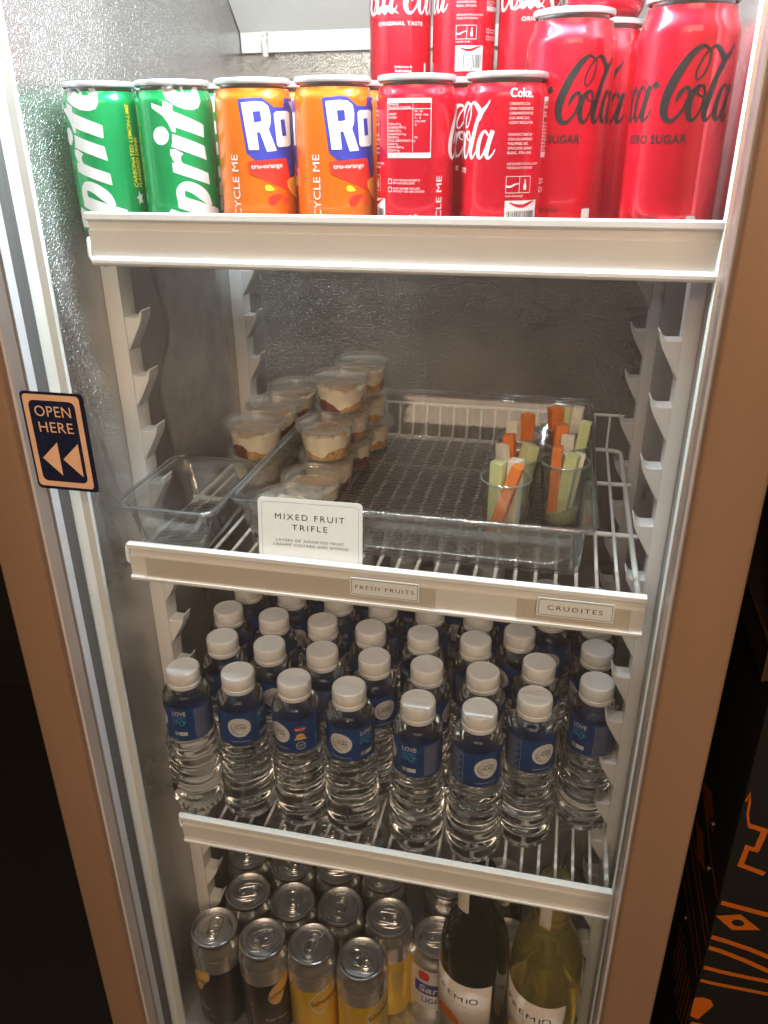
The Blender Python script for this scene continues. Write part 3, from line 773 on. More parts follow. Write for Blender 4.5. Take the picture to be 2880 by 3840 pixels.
for i, s in enumerate(["AMOUNT", "CALORIES", "", "TOTAL FAT 0 g", "  SATURATED FAT 0 g", "  TRANS FAT 0 g", "CHOLESTEROL 0 mg", "PROTEIN 0 g", "TOTAL CARBOHYDRATE 19 g", "SUGAR 19 g", "DIETARY FIBER 0 g", "SODIUM 9 mg"]):
    if s: aw.text(s, sN0+0.001, 0.0805-0.00192*i, 0.0012, 'L', sx=0.8)
for i, s in enumerate(["PER    PER", "SERVING  100 mL", "76     42", "% PHIL. RENI*", "0%"]): aw.text(s, sN0+0.0193, 0.0820-0.0019*i, 0.0011, 'L', sx=0.72)
aw.text("9%", sN0+0.0193, 0.0670, 0.0012, 'L')
for i, (p, q) in enumerate([("VIA SMS <MESSAGE> AND SEND TO", "0919-160-COKE (2653)"), ("GLOBE 1-800-8-888-COKE (2653)", "SMART/PLDT 1-800-1-888-COKE (2653)")]):
    z = 0.0410-0.0050*i
    aw.frame(sN0+0.0005, sN0+0.0035, z-0.0012, z+0.0020, 0.0004, 0.0005)
    aw.text(p, sN0+0.0045, z+0.0006, 0.0012, 'L', width=0.0185).text(q, sN0+0.0045, z-0.0012, 0.0012, 'L', width=0.0150 if i == 0 else 0.0215)
aw.text("RECYCLE ME", 0.1172, 0.0215, 0.0042, 'C', rot=PI/2, width=0.046)
# the three chasing arrows
for k in range(3):
    q = 2*PI*k/3; aw.stroke([(0.0975+0.0030*math.cos(q+u), 0.0180+0.0030*math.sin(q+u), .0014) for u in (0, .5, 1.0, 1.4)], 1)
COLA_ART = [MINI.art(aw, "white_print", "ink_white"), MINI.art(ab, "black_print", "ink_black"), MINI.art(ar, "red_print", "can_red")]

# --- zero can art (black script)
az = Art(); cola(az, 0, 0.0745, 0.0395, 0.80)
az.text("ZERO SUGAR", 0.001, 0.0635, 0.0046, width=0.0400, bold=0.022, space=1.08)
az.text("NO CALORIES", 0.000, 0.0215, 0.0026, width=0.0220)
azw = Art(); azw.poly(rrect(0.0270, 0.0335, 0.010, 0.0235, 0.001)); 
azb = Art().text("drink", 0.0302, 0.0165, 0.0018, width=0.005, layer=2)
ZERO_ART = [SLIM.art(az, "black_script", "ink_black"), SLIM.art(azw, "white_mark", "ink_white"), SLIM.art(azb, "mark_print", "ink_black")]

# --- green can art, drawn on its side
def zmap(cx, slope, Rpx, y0, z0, pxmm, R):
    def fn(p):
        c = cx+(p[1]-100)*slope; q = max(-0.999, min(0.999, (p[0]-c)/Rpx)); return (R*math.asin(q), z0-(p[1]-y0)/pxmm/1000)
    return fn
aw = Art()
aw.poly([(1115, 115), (1122, 190), (1160, 262), (1235, 322), (1330, 362), (1420, 372), (1480, 350), (1503, 290), (1500, 200), (1470, 115), (1425, 115), (1432, 175), (1418, 212), (1372, 220), (1270, 190), (1215, 150), (1185, 115)])
aw.poly([(1280, 112), (1322, 112), (1348, 205), (1330, 210)])
aw.poly([(1012, 300), (1125, 345), (1125, 278), (1220, 320), (1222, 385), (1525, 520), (1527, 652), (1240, 545), (1243, 600), (1205, 588), (1170, 505), (1120, 430), (1015, 352)])
aw.poly(ellipse(1093, 630, 78, 94))
aw.poly([(1205, 610), (1530, 740), (1550, 888), (1190, 742), (1205, 690)])
aw.poly([(1190, 905), (1290, 912), (1560, 1025), (1572, 1150), (1198, 1005)])
aw.poly([(1180, 765), (1235, 768), (1310, 815), (1283, 840), (1282, 885), (1300, 915), (1250, 920), (1205, 885), (1175, 820)], 2)
aw.stroke([(1275, 1320, 90), (1262, 1205, 85), (1320, 1155, 100), (1420, 1190, 112), (1510, 1270, 105), (1580, 1375, 30)])
aw.poly([(1232, 1290), (1235, 1385), (1660, 1580), (1660, 1425), (1310, 1272)], 2)
aw.poly([(1120, 1540), (1130, 1440), (1160, 1395), (1290, 1450), (1250, 1470), (1245, 1520), (1300, 1600), (1480, 1640), (1480, 1720), (1240, 1690), (1150, 1620)])
aw.xf(zmap(1227, 0.058, 402, 90, 0.1025, 16.4, 0.0265))
star = []
for k in range(10):
    q = PI/2+2*PI*k/10+0.2; rr = 0.0052 if k % 2 == 0 else 0.0024
    star.append((0.0405+rr*0.62*math.cos(q), 0.0285+rr*math.sin(q)))
aw.poly(star)
ay = Art().text("CARBONATED LEMON-LIME", 0.0400, 0.0630, 0.0030, rot=PI/2, width=0.0540, shear=0.25, bold=0.01)
ay.text("FLAVORED DRINK", 0.0440, 0.0525, 0.0028, rot=PI/2, width=0.0335, shear=0.25, bold=0.008)
GREEN_ART = [MINI.art(aw, "white_lettering", "ink_white"), MINI.art(ay, "yellow_lettering", "ink_yellow")]

# --- orange can art
M = zmap(1212, 0.0, 397, 75, 0.104, 16.0, 0.0265)
blue = Art().poly([(1100, 282), (1270, 265), (1340, 272), (1400, 320), (1445, 358), (1535, 358), (1545, 268), (1607, 268), (1607, 1010), (1565, 1058), (1535, 853), (1240, 875), (1155, 800)], 1)
blue2 = Art().poly([(1243, 400), (1315, 395), (1322, 492), (1252, 502)], 4).poly([(1497, 475), (1535, 472), (1545, 632), (1508, 638)], 4)
wht = Art().poly([(1133, 315), (1270, 303), (1350, 310), (1395, 350), (1410, 430), (1405, 520), (1385, 570), (1450, 780), (1358, 788), (1300, 598), (1270, 598), (1282, 768), (1182, 770)], 3)
wht.poly([(1440, 420), (1465, 398), (1560, 392), (1580, 410), (1578, 720), (1560, 738), (1475, 745), (1455, 725)], 3).poly([(1578, 300), (1606, 297), (1607, 430)], 3)
red = Art().poly([(1155, 885), (1535, 853), (1562, 1055), (1535, 1185), (1480, 1150), (1165, 1000)], 2)
red.poly([(1340, 1290), (1350, 1250), (1390, 1222), (1440, 1215), (1505, 1228), (1460, 1250), (1440, 1290), (1400, 1335), (1360, 1330)], 2)
red.poly([(1525, 1250), (1530, 1290), (1505, 1325), (1492, 1305), (1500, 1265)], 2)
yel = Art().poly([(1315, 1150), (1325, 1125), (1355, 1120), (1390, 1145), (1412, 1175), (1360, 1182), (1325, 1175)], 2)
sli = Art().poly([(1530, 1085), (1560, 1062), (1590, 1050), (1604, 1060), (1604, 1280), (1565, 1225), (1535, 1150)], 3)
for A_ in (blue, blue2, wht, red, yel, sli): A_.xf(M)
slil = Art()
for k in range(3): slil.stroke([(M((1540+14*k, 1075))+(0.0003,)), (M((1572+10*k, 1215+10*k))+(0.0003,))], 4)
c0 = M((1342, 950))
wht.text("tru-orange", c0[0]+0.001, c0[1], 0.0028, width=0.0222, bold=0.012, layer=4, rot=0.03)
rz_ = M((1056, 815))
wht.text("RECYCLE ME", rz_[0], rz_[1]-0.0245, 0.0052, rot=PI/2, width=0.049, layer=1)
for k in range(8): wht.text("lalagyan ay basyo itapon", M((832, 970+22*k))[0]-0.004, M((832, 970+22*k))[1], 0.0008, 'L', width=0.0085-0.0006*(k % 3), layer=1)
ORANGE_ART = [MINI.art(blue, "blue_panel", "ink_blue"), MINI.art(wht, "white_lettering", "ink_white"), MINI.art(blue2, "letter_gap", "ink_blue"),
              MINI.art(red, "red_panel", "ink_red"), MINI.art(yel, "yellow_drop", "ink_yellow"), MINI.art(sli, "orange_slice", "ink_slice"), MINI.art(slil, "slice_line", "ink_red")]

# --- top shelf, front row
YF = 0.050
place_can(MINI, "soda_can", "green lemon-lime can showing yellow side lettering, nearest the left wall", "can", -0.2135, YF, S1, 47, ["can_green"], GREEN_ART, "short soda cans on the top shelf")
place_can(MINI, "soda_can", "green lemon-lime can with full white lettering, beside the orange cans", "can", -0.1580, YF, S1, 0, ["can_green"], GREEN_ART, "short soda cans on the top shelf")
place_can(MINI, "soda_can", "orange soda can standing next to the green cans", "can", -0.0990, YF, S1, 6.5, ["can_orange"], ORANGE_ART, "short soda cans on the top shelf")
place_can(MINI, "soda_can", "orange soda can standing next to the red cans", "can", -0.0420, YF, S1, 0, ["can_orange"], ORANGE_ART, "short soda cans on the top shelf")
place_can(MINI, "soda_can", "short red cola can with its nutrition table facing out, front row", "can", 0.0150, YF, S1, 214, ["can_red"], COLA_ART, "short soda cans on the top shelf")
place_can(MINI, "soda_can", "short red cola can with its white script and barcode side, front row", "can", 0.0738, YF-0.004, S1, 107, ["can_red"], COLA_ART, "short soda cans on the top shelf")
place_can(SLIM, "tall_soda_can", "tall red can with black script, rim visible, behind the short cola can", "can", 0.1115, 0.080, S1, 22, ["can_red"], ZERO_ART, "tall red cans on the top shelf")
place_can(SLIM, "tall_soda_can", "tall red can with black script against the right wall of the cooler", "can", 0.1790, 0.036, S1, 29, ["can_red"], ZERO_ART, "tall red cans on the top shelf")
# rows behind, partly seen between and above the front ones; some unseen, added to block light
place_can(MINI, "soda_can", "short red can glimpsed in the gap between the two front cola cans", "can", 0.0445, 0.0985, S1, 60, ["can_red"], COLA_ART, "short soda cans on the top shelf")
place_can(MINI, "soda_can", "red can at the back supporting the upper can with ORIGINAL TASTE lettering", "can", -0.0370, 0.250, S1, 60, ["can_red"], (), "stacked red cans at the back")
place_can(MINI, "soda_can", "red can at the back supporting the upper can with the barcode", "can", 0.0180, 0.250, S1, 60, ["can_red"], (), "stacked red cans at the back")
place_can(MINI, "soda_can", "red can at the back supporting the upper can half hidden by the tall can", "can", 0.0735, 0.250, S1, 60, ["can_red"], (), "stacked red cans at the back")
place_can(SLIM, "tall_soda_can", "tall red can in the second row, only a sliver right of the rim can", "can", 0.1330, 0.142, S1, 60, ["can_red"], ZERO_ART, "tall red cans on the top shelf")
for k, (x, m, a_, nm) in enumerate([(-0.2140, "can_green", GREEN_ART, "green"), (-0.1570, "can_green", GREEN_ART, "green"), (-0.0985, "can_orange", ORANGE_ART, "orange"), (-0.0420, "can_orange", ORANGE_ART, "orange"), (0.0100, "can_red", COLA_ART, "red")]):
    wh = ["the green can at the left wall", "the green can beside the orange ones", "the orange can next to the green cans", "the orange can next to the red cans", "the can with the nutrition table"][k]
    place_can(MINI, "soda_can", f"{nm} can in the second row, hidden behind {wh}", "can", x, 0.1070 if k < 4 else 0.1300, S1, 20*k, [m], a_, "short soda cans on the top shelf")
    place_can(MINI, "soda_can", f"{nm} can in the third row, added unseen behind {wh}", "can", x-0.003, 0.1650 if k < 4 else 0.1880, S1, 50*k+15, [m], a_, "short soda cans on the top shelf")  # unseen row, added to stop lamp light falling through the shelf
place_can(MINI, "soda_can", "added unseen red can at the back on the right, behind the tall can with the visible rim", "can", 0.1310, 0.2520, S1, 60, ["can_red"], (), "stacked red cans at the back")  # this and the next two: unseen cans added to close a light leak
place_can(MINI, "soda_can", "added unseen red can at the back against the right wall of the top shelf", "can", 0.1880, 0.2480, S1, 60, ["can_red"], (), "stacked red cans at the back")
place_can(SLIM, "tall_soda_can", "tall red can added unseen behind the one against the right wall", "can", 0.1880, 0.1400, S1, 60, ["can_red"], (), "tall red cans on the top shelf")
place_can(MINI, "soda_can", "red can in the third row behind the gap between the front cola cans", "can", 0.0700, 0.1720, S1, 60, ["can_red"], (), "short soda cans on the top shelf")
ZU = S1+0.1045
place_can(MINI, "soda_can", "upper stacked red can with white script and ORIGINAL TASTE lettering in full", "can", -0.0370, 0.250, ZU, 2, ["can_red"], COLA_ART, "stacked red cans at the back")
place_can(MINI, "soda_can", "upper stacked red can with its barcode turned to the front", "can", 0.0180, 0.250, ZU, 127, ["can_red"], COLA_ART, "stacked red cans at the back")
place_can(MINI, "soda_can", "upper stacked red can with cut off script left of the tall can", "can", 0.0735, 0.250, ZU, -25, ["can_red"], COLA_ART, "stacked red cans at the back")
place_can(MINI, "soda_can", "upper stacked red can peeking out right of the tall can's rim", "can", 0.1310, 0.144, S1+0.1405, 150, ["can_red"], COLA_ART, "stacked red cans at the back")

# ================================================================== water bottles
def bottle_profile():
    P = [(0.0, 0.0045), (0.010, 0.0035), (0.0165, 0.0006), (0.0195, 0.0), (0.0225, 0.0012), (0.0248, 0.0050), (0.0258, 0.0100)]
    z = 0.013
    while z < 0.0915:
        u = (z-0.013)/0.0112; r = 0.0258+0.0007*math.cos(2*PI*u)-0.0006*max(0, math.cos(2*PI*u+PI))**4
        if z > 0.080: r -= 0.0016*((z-0.080)/0.0115)**1.5
        P.append((r, z)); z += 0.00187
    P += [(0.0238, 0.0925), (0.0229, 0.0950), (0.0227, 0.0975), (0.0227, 0.1160), (0.0227, 0.1350), (0.0230, 0.1375), (0.0226, 0.1402), (0.0213, 0.1435), (0.0190, 0.1465), (0.0160, 0.1488), (0.0140, 0.1500), (0.0138, 0.1520), (0.0130, 0.1540), (0.0, 0.1540)]
    return P
def bottle_wob(r, z, a):
    k = max(0.0, min(1.0, (z-0.010)/0.012))*max(0.0, min(1.0, (0.094-z)/0.010))
    return (r, z+k*0.0016*math.sin(2*a+1.1*math.sin(a)))
V, F, _ = lathe(bottle_profile(), 40, bottle_wob); BOT = mk_mesh("bottle", V, F, "water", angle=80)
CP = [(0.0, 0.1518), (0.0148, 0.1518), (0.0156, 0.1502), (0.0160, 0.1512), (0.0160, 0.1545), (0.0155, 0.1552), (0.0159, 0.1560), (0.0160, 0.1655), (0.0154, 0.1678), (0.0140, 0.1686), (0.0134, 0.1682), (0.0, 0.1682)]
def cap_wob(r, z, a):
    return (r+(0.00016*(1 if int(a/(2*PI)*96+.5) % 2 else -1) if 0.1555 < z < 0.1670 and r > 0.0150 else 0), z)
V, F, _ = lathe(CP, 96, cap_wob); CAPM = mk_mesh("cap", V, F, "cap_white", angle=30)
LP = [(0.0229, 0.0975), (0.02315, 0.0975), (0.02315, 0.1350), (0.0229, 0.1350)]
V, F, _ = lathe(LP, 48); LAB = mk_mesh("label", V, F, "label_blue", angle=30)
LR = 0.02315
def ang(d): return LR*math.radians(d)
bw, bc, bk, br_, bg_, bn = Art(), Art(), Art(), Art(), Art(), Art()
for d in (0, 197):
    s = ang(d); bw.poly(ellipse(s, 0.1185, 0.0113, 0.0113, 36))
    bk.text("Healthy", s+0.0015, 0.1208, 0.0021, width=0.0100, bold=0.01, layer=2).text("PURE", s+0.0018, 0.1168, 0.0030, width=0.0105, bold=0.008, layer=2).text("BRAND", s+0.0048, 0.1142, 0.0011, width=0.0040, layer=2)
    bn.stroke([(s-0.0012, 0.1274, .0002), (s-0.0050, 0.1238, .0006), (s-0.0078, 0.1190, .0013), (s-0.0066, 0.1142, .0013), (s-0.0025, 0.1112, .0010), (s+0.0020, 0.1108, .0004)], 2)
    bn.stroke([(s-0.0012, 0.1274, .0002), (s+0.0008, 0.1250, .0004), (s+0.0022, 0.1236, .0002)], 2)
    bn.stroke([(s-0.0034, 0.1210, .0002), (s-0.0056, 0.1180, .0008), (s-0.0048, 0.1150, .0008), (s-0.0015, 0.1128, .0003)], 2)
    bw.text("PURIFIED WATER 250 mL", s, 0.1010, 0.0014, width=0.0200)
s = ang(65)
bw.text("LOVE", s, 0.1268, 0.0046, width=0.0135, bold=0.01)
bc.text("IN EVERY", s, 0.1226, 0.0026, width=0.0135, bold=0.003).text("DR", s-0.0040, 0.1172, 0.0042, width=0.0068, bold=0.003).text("P", s+0.0055, 0.1172, 0.0042, bold=0.003)
bc.stroke([(s+0.0020, 0.1216, .0006), (s+0.0042, 0.1180, .0008), (s+0.0030, 0.1158, .0008), (s+0.0010, 0.1158, .0008), (s-0.0002, 0.1180, .0008)], 1, close=True)
barcode(bw, bk, s-0.0018, s+0.0062, 0.1030, 0.1072, 9); bn.rect(s-0.0066, s-0.0026, 0.1030, 0.1072)
s = ang(122)
bw.frame(s-0.0085, s+0.0085, 0.0995, 0.1325, 0.0002, 0.0001)
for k in range(17): bn.rect(s-0.0078, s+0.0070-0.0012*((k*7) % 4), 0.1010+0.00185*k, 0.1010+0.00185*k+0.0006)
s = ang(250)
br_.rect(s-0.0052, s+0.0052, 0.1235, 0.1268); bw.text("HACCP", s, 0.1239, 0.0024, width=0.0090, bold=0.01, layer=2)
bn.text("WATER SAFETY", s, 0.1276, 0.0010, width=0.0085).text("CERTIFIED", s, 0.1220, 0.0009, width=0.0060)
bg_.poly(ellipse(s, 0.1165, 0.0042, 0.0036)).rect(s-0.0058, s+0.0058, 0.1128, 0.1146); bk.text("GMP", s, 0.1158, 0.0018, width=0.0050, layer=2)
bw.ring(ellipse(s, 0.1058, 0.0046), ellipse(s, 0.1058, 0.0040)).text("JAL", s, 0.1052, 0.0022, width=0.0058).text("GCF", s, 0.1030, 0.0011, width=0.0030)
s = ang(290); bc.text("LetsRECYCLE", s+0.0016, 0.1160, 0.0030, rot=PI/2, width=0.0270, bold=0.004)
LM = cyl(LR)
LABEL_ART = [(n, a.mesh(n, m, LM, step=0.002)) for n, a, m in (("white_print", bw, "ink_white"), ("cyan_print", bc, "ink_cyan"), ("dark_print", bk, "ink_black"), ("grey_print", bn, "ink_grey"), ("red_badge", br_, "ink_red"), ("gold_seal", bg_, "ink_amber"))]
def water_bottle(x, y, facing, label, full=True):
    t = thing("water_bottle", label, "bottle", (x, y, S3), face_cam(x, y)-math.radians(facing), "water bottles on the lowest wire shelf")
    put("bottle", BOT, t); put("cap", CAPM, t); l = put("label", LAB, t)
    for nm, me in LABEL_ART: put(nm, me, l)
rows = [
 [(-0.2070, 0.0395, 90), (-0.1525, 0.0440, 10), (-0.0965, 0.0455, 244), (-0.0425, 0.0445, 25), (0.0238, 0.0385, 84), (0.0795, 0.0385, 174), (0.1268, 0.0665, 164), (0.1825, 0.1000, 92)],
 [(-0.1900, 0.0955, 115), (-0.1385, 0.0935, 0), (-0.0835, 0.0950, 125), (-0.0300, 0.0945, 335), (0.0225, 0.0925, 290), (0.0765, 0.0935, 120), (0.1280, 0.1190, 130), (0.1835, 0.1545, 60)],
 [(-0.2050, 0.1470, 40), (-0.1520, 0.1440, 20), (-0.0980, 0.1450, 140), (-0.0455, 0.1430, 220), (0.0095, 0.1440, 120), (0.0635, 0.1445, 150), (0.1060, 0.1690, 244), (0.1850, 0.2070, 300)],
 [(-0.2030, 0.1990, 150), (-0.1500, 0.1965, 190), (-0.0950, 0.1960, 60), (-0.0440, 0.1940, 100), (0.0080, 0.1960, 110), (0.0605, 0.1960, 330), (0.1370, 0.2130, 355), (0.1830, 0.2600, 20)],
 [(-0.1760, 0.2480, 0), (-0.1220, 0.2460, 190), (-0.0690, 0.2460, 300), (-0.0180, 0.2460, 80), (0.0350, 0.2470, 10), (0.0880, 0.2480, 100), (0.1300, 0.2660, 200)],
 [(-0.1500, 0.2980, 60), (-0.0950, 0.2980, 190), (-0.0420, 0.2980, 10), (0.0110, 0.2980, 80), (0.0640, 0.2990, 180)],
]
RN = ["front row", "second row", "third row", "fourth row", "fifth row", "rearmost row"]
SIDE = {90: "LOVE lettering", 10: "round logo", 244: "red and gold badges", 25: "round logo and LOVE", 84: "LOVE lettering", 174: "round logo low on its label", 164: "round logo beside small print", 92: "LOVE lettering at the right rail"}
for ri, row in enumerate(rows):
    for k, (x, y, fc) in enumerate(row):
        if ri == 0: lab = f"water bottle, {SIDE[fc]}, front row, {ORD[k]} from the left"
        else: lab = f"white capped water bottle in the {RN[ri]}, {ORD[k]} from the left"
        water_bottle(x, y, fc, lab)

# ================================================================== bottom of the cooler: mixer cans, beer, wine
sw_w, sw_y = Art(), Art()
def petal(a, s, z, k, layer=1, grow=0.0):
    P = [(-0.6, 0.25), (-0.2, 0.62), (0.35, 0.85), (0.95, 1.0), (1.05, 0.55), (0.85, 0.15), (0.45, -0.30), (0.20, -0.80), (-0.10, -1.0), (-0.45, -0.85), (-0.72, -0.45), (-0.75, -0.05)]
    S = []
    n = len(P)
    for i in range(n):
        p0, p1, p2, p3 = P[i-1], P[i], P[(i+1) % n], P[(i+2) % n]
        for u in (0, .33, .66): S.append(tuple(0.5*((2*p1[c])+(-p0[c]+p2[c])*u+(2*p0[c]-5*p1[c]+4*p2[c]-p3[c])*u*u+(-p0[c]+3*p1[c]-3*p2[c]+p3[c])*u**3) for c in (0, 1)))
    a.poly([(s+x*k*(1+grow), z+y*k*1.25*(1+grow)) for x, y in S], layer); return a
pet_o = petal(Art(), 0, 0.084, 0.0150, 1, 0.10); pet_i = petal(Art(), 0, 0.084, 0.0150, 2)
name_b = Art().text("Schweppes", 0.0065, 0.0800, 0.0078, width=0.0370, shear=0.15, bold=0.012, layer=3, rot=0.25)
silv = Art().text("Refreshing wonders shaken", 0.0, 0.1205, 0.0022, width=0.060, shear=0.3)
low = Art().text("Tonic Water", -0.004, 0.036, 0.0055, width=0.030, shear=0.4, bold=0.005, rot=-0.15).text("320 mL", 0.012, 0.022, 0.0024, width=0.009)
rec = Art().text("RECYCLE ME", -0.031, 0.050, 0.0034, rot=PI/2, width=0.040)
MIX_B = [TALL.art(pet_o, "emblem_border", "ink_silver"), TALL.art(pet_i, "emblem", "ink_amber"), TALL.art(name_b, "brand_lettering", "ink_black"), TALL.art(silv, "neck_lettering", "ink_silver"), TALL.art(low, "script_lettering", "ink_silver"), TALL.art(rec, "side_lettering", "ink_silver")]
pet_o2 = petal(Art(), 0, 0.084, 0.0150, 1, 0.16); pet_i2 = petal(Art(), 0, 0.084, 0.0150, 2)
facts = Art()
for k in range(10): facts.rect(0.060, 0.074-0.001*(k % 3), 0.050+0.004*k, 0.0512+0.004*k)
MIX_Y = [TALL.art(pet_o2, "emblem_border", "ink_white"), TALL.art(pet_i2, "emblem", "can_yellow"), TALL.art(name_b, "brand_lettering", "ink_black"), TALL.art(silv, "neck_lettering", "ink_silver"), TALL.art(rec, "side_lettering", "ink_silver"), TALL.art(facts, "small_print", "ink_grey")]
GRP = "mixer cans on the cooler floor"
def mixer(x, y, kind, facing, tab, label):
    lowm = "can_black" if kind == 'b' else "can_yellow"
    place_can(TALL, "mixer_can", label, "can", x, y, FLOOR, facing, [lowm, "can_silver"], MIX_B if kind == 'b' else MIX_Y, GRP, cut=0.100, tab=tab, lid_m="alu")
mixer(-0.2105, 0.0345, 'b', 62, 0, "black and silver mixer can, front row, at the left wall")
mixer(-0.1515, 0.0330, 'b', -24, -45, "black and silver mixer can with emblem, front row, beside the yellow cans")
mixer(-0.0945, 0.0385, 'y', -14, 180, "yellow mixer can, front row, beside the black can")
mixer(-0.0350, 0.0335, 'y', -36, 60, "yellow mixer can nearest the viewer, front row end")
mixer(-0.1905, 0.0890, 'b', 100, 115, "black mixer can, second row, at the left rail")
mixer(-0.1330, 0.0870, 'b', 140, 20, "black mixer can, second row, second from the left")
mixer(-0.0755, 0.0930, 'b', 170, 180, "black mixer can, second row, behind the two yellow cans")
mixer(-0.0165, 0.0905, 'y', 115, 90, "yellow mixer can with small print, second row, beside the beer can")
for k, (x, y) in enumerate([(-0.2110, 0.1440), (-0.1520, 0.1390), (-0.0940, 0.1470), (-0.0350, 0.1480)]):
    mixer(x, y, 'b', 70*k+20, 50*k, f"mixer can half under the shelf strip, third row, {ORD[k]} from the left")
for k, (x, y) in enumerate([(-0.1800, 0.2000), (-0.1210, 0.1980), (-0.0640, 0.2040)]):
    mixer(x, y, 'b', 70*k+50, 70*k, f"dark mixer can deep in the fourth row, {ORD[k]} from the left")
# beer and spare cans on the right
bt = Art().text("San", 0.0, 0.058, 0.0110, 'L', width=0.026, bold=0.02, shear=0.1, layer=2)
bl = Art().rect(-0.006, 0.040, 0.054, 0.073, 1); lt = Art().text("LIGHT", 0.004, 0.040, 0.0085, 'L', width=0.030, bold=0.015)
rd = Art().poly(ellipse(0.006, 0.086, 0.0075, 0.0075)).rect(0.0, 0.012, 0.078, 0.092); wt = Art().rect(-0.014, 0.052, 0.030, 0.096, 0)
BEER = [STD.art(wt, "white_panel", "can_white"), STD.art(bl, "blue_band", "ink_blue"), STD.art(bt, "white_lettering", "ink_white"), STD.art(lt, "blue_lettering", "ink_blue"), STD.art(rd, "red_crest", "ink_red")]
place_can(STD, "beer_can", "white and blue beer can with red crest behind the dark wine bottle", "can", 0.0395, 0.0990, FLOOR, 35, ["can_silver"], BEER, "beer cans on the cooler floor", tab=100, lid_m="alu")
place_can(STD, "beer_can", "silver can behind and between the two wine bottles", "can", 0.1215, 0.1150, FLOOR, 160, ["can_silver"], BEER, "beer cans on the cooler floor", tab=30, lid_m="alu")
place_can(TALL, "mixer_can", "grey topped can further back above the beer can", "can", 0.0440, 0.1560, FLOOR, 60, ["can_black", "can_silver"], MIX_B, GRP, cut=0.100, tab=200, lid_m="alu")
place_can(TALL, "mixer_can", "grey topped can at the back right of the dark bottle neck", "can", 0.1080, 0.1780, FLOOR, 160, ["can_black", "can_silver"], MIX_B, GRP, cut=0.100, tab=20, lid_m="alu")
place_can(TALL, "mixer_can", "grey topped can at the back under the lowest shelf's right end", "can", 0.1720, 0.1400, FLOOR, 160, ["can_black", "can_silver"], MIX_B, GRP, cut=0.100, tab=20, lid_m="alu")

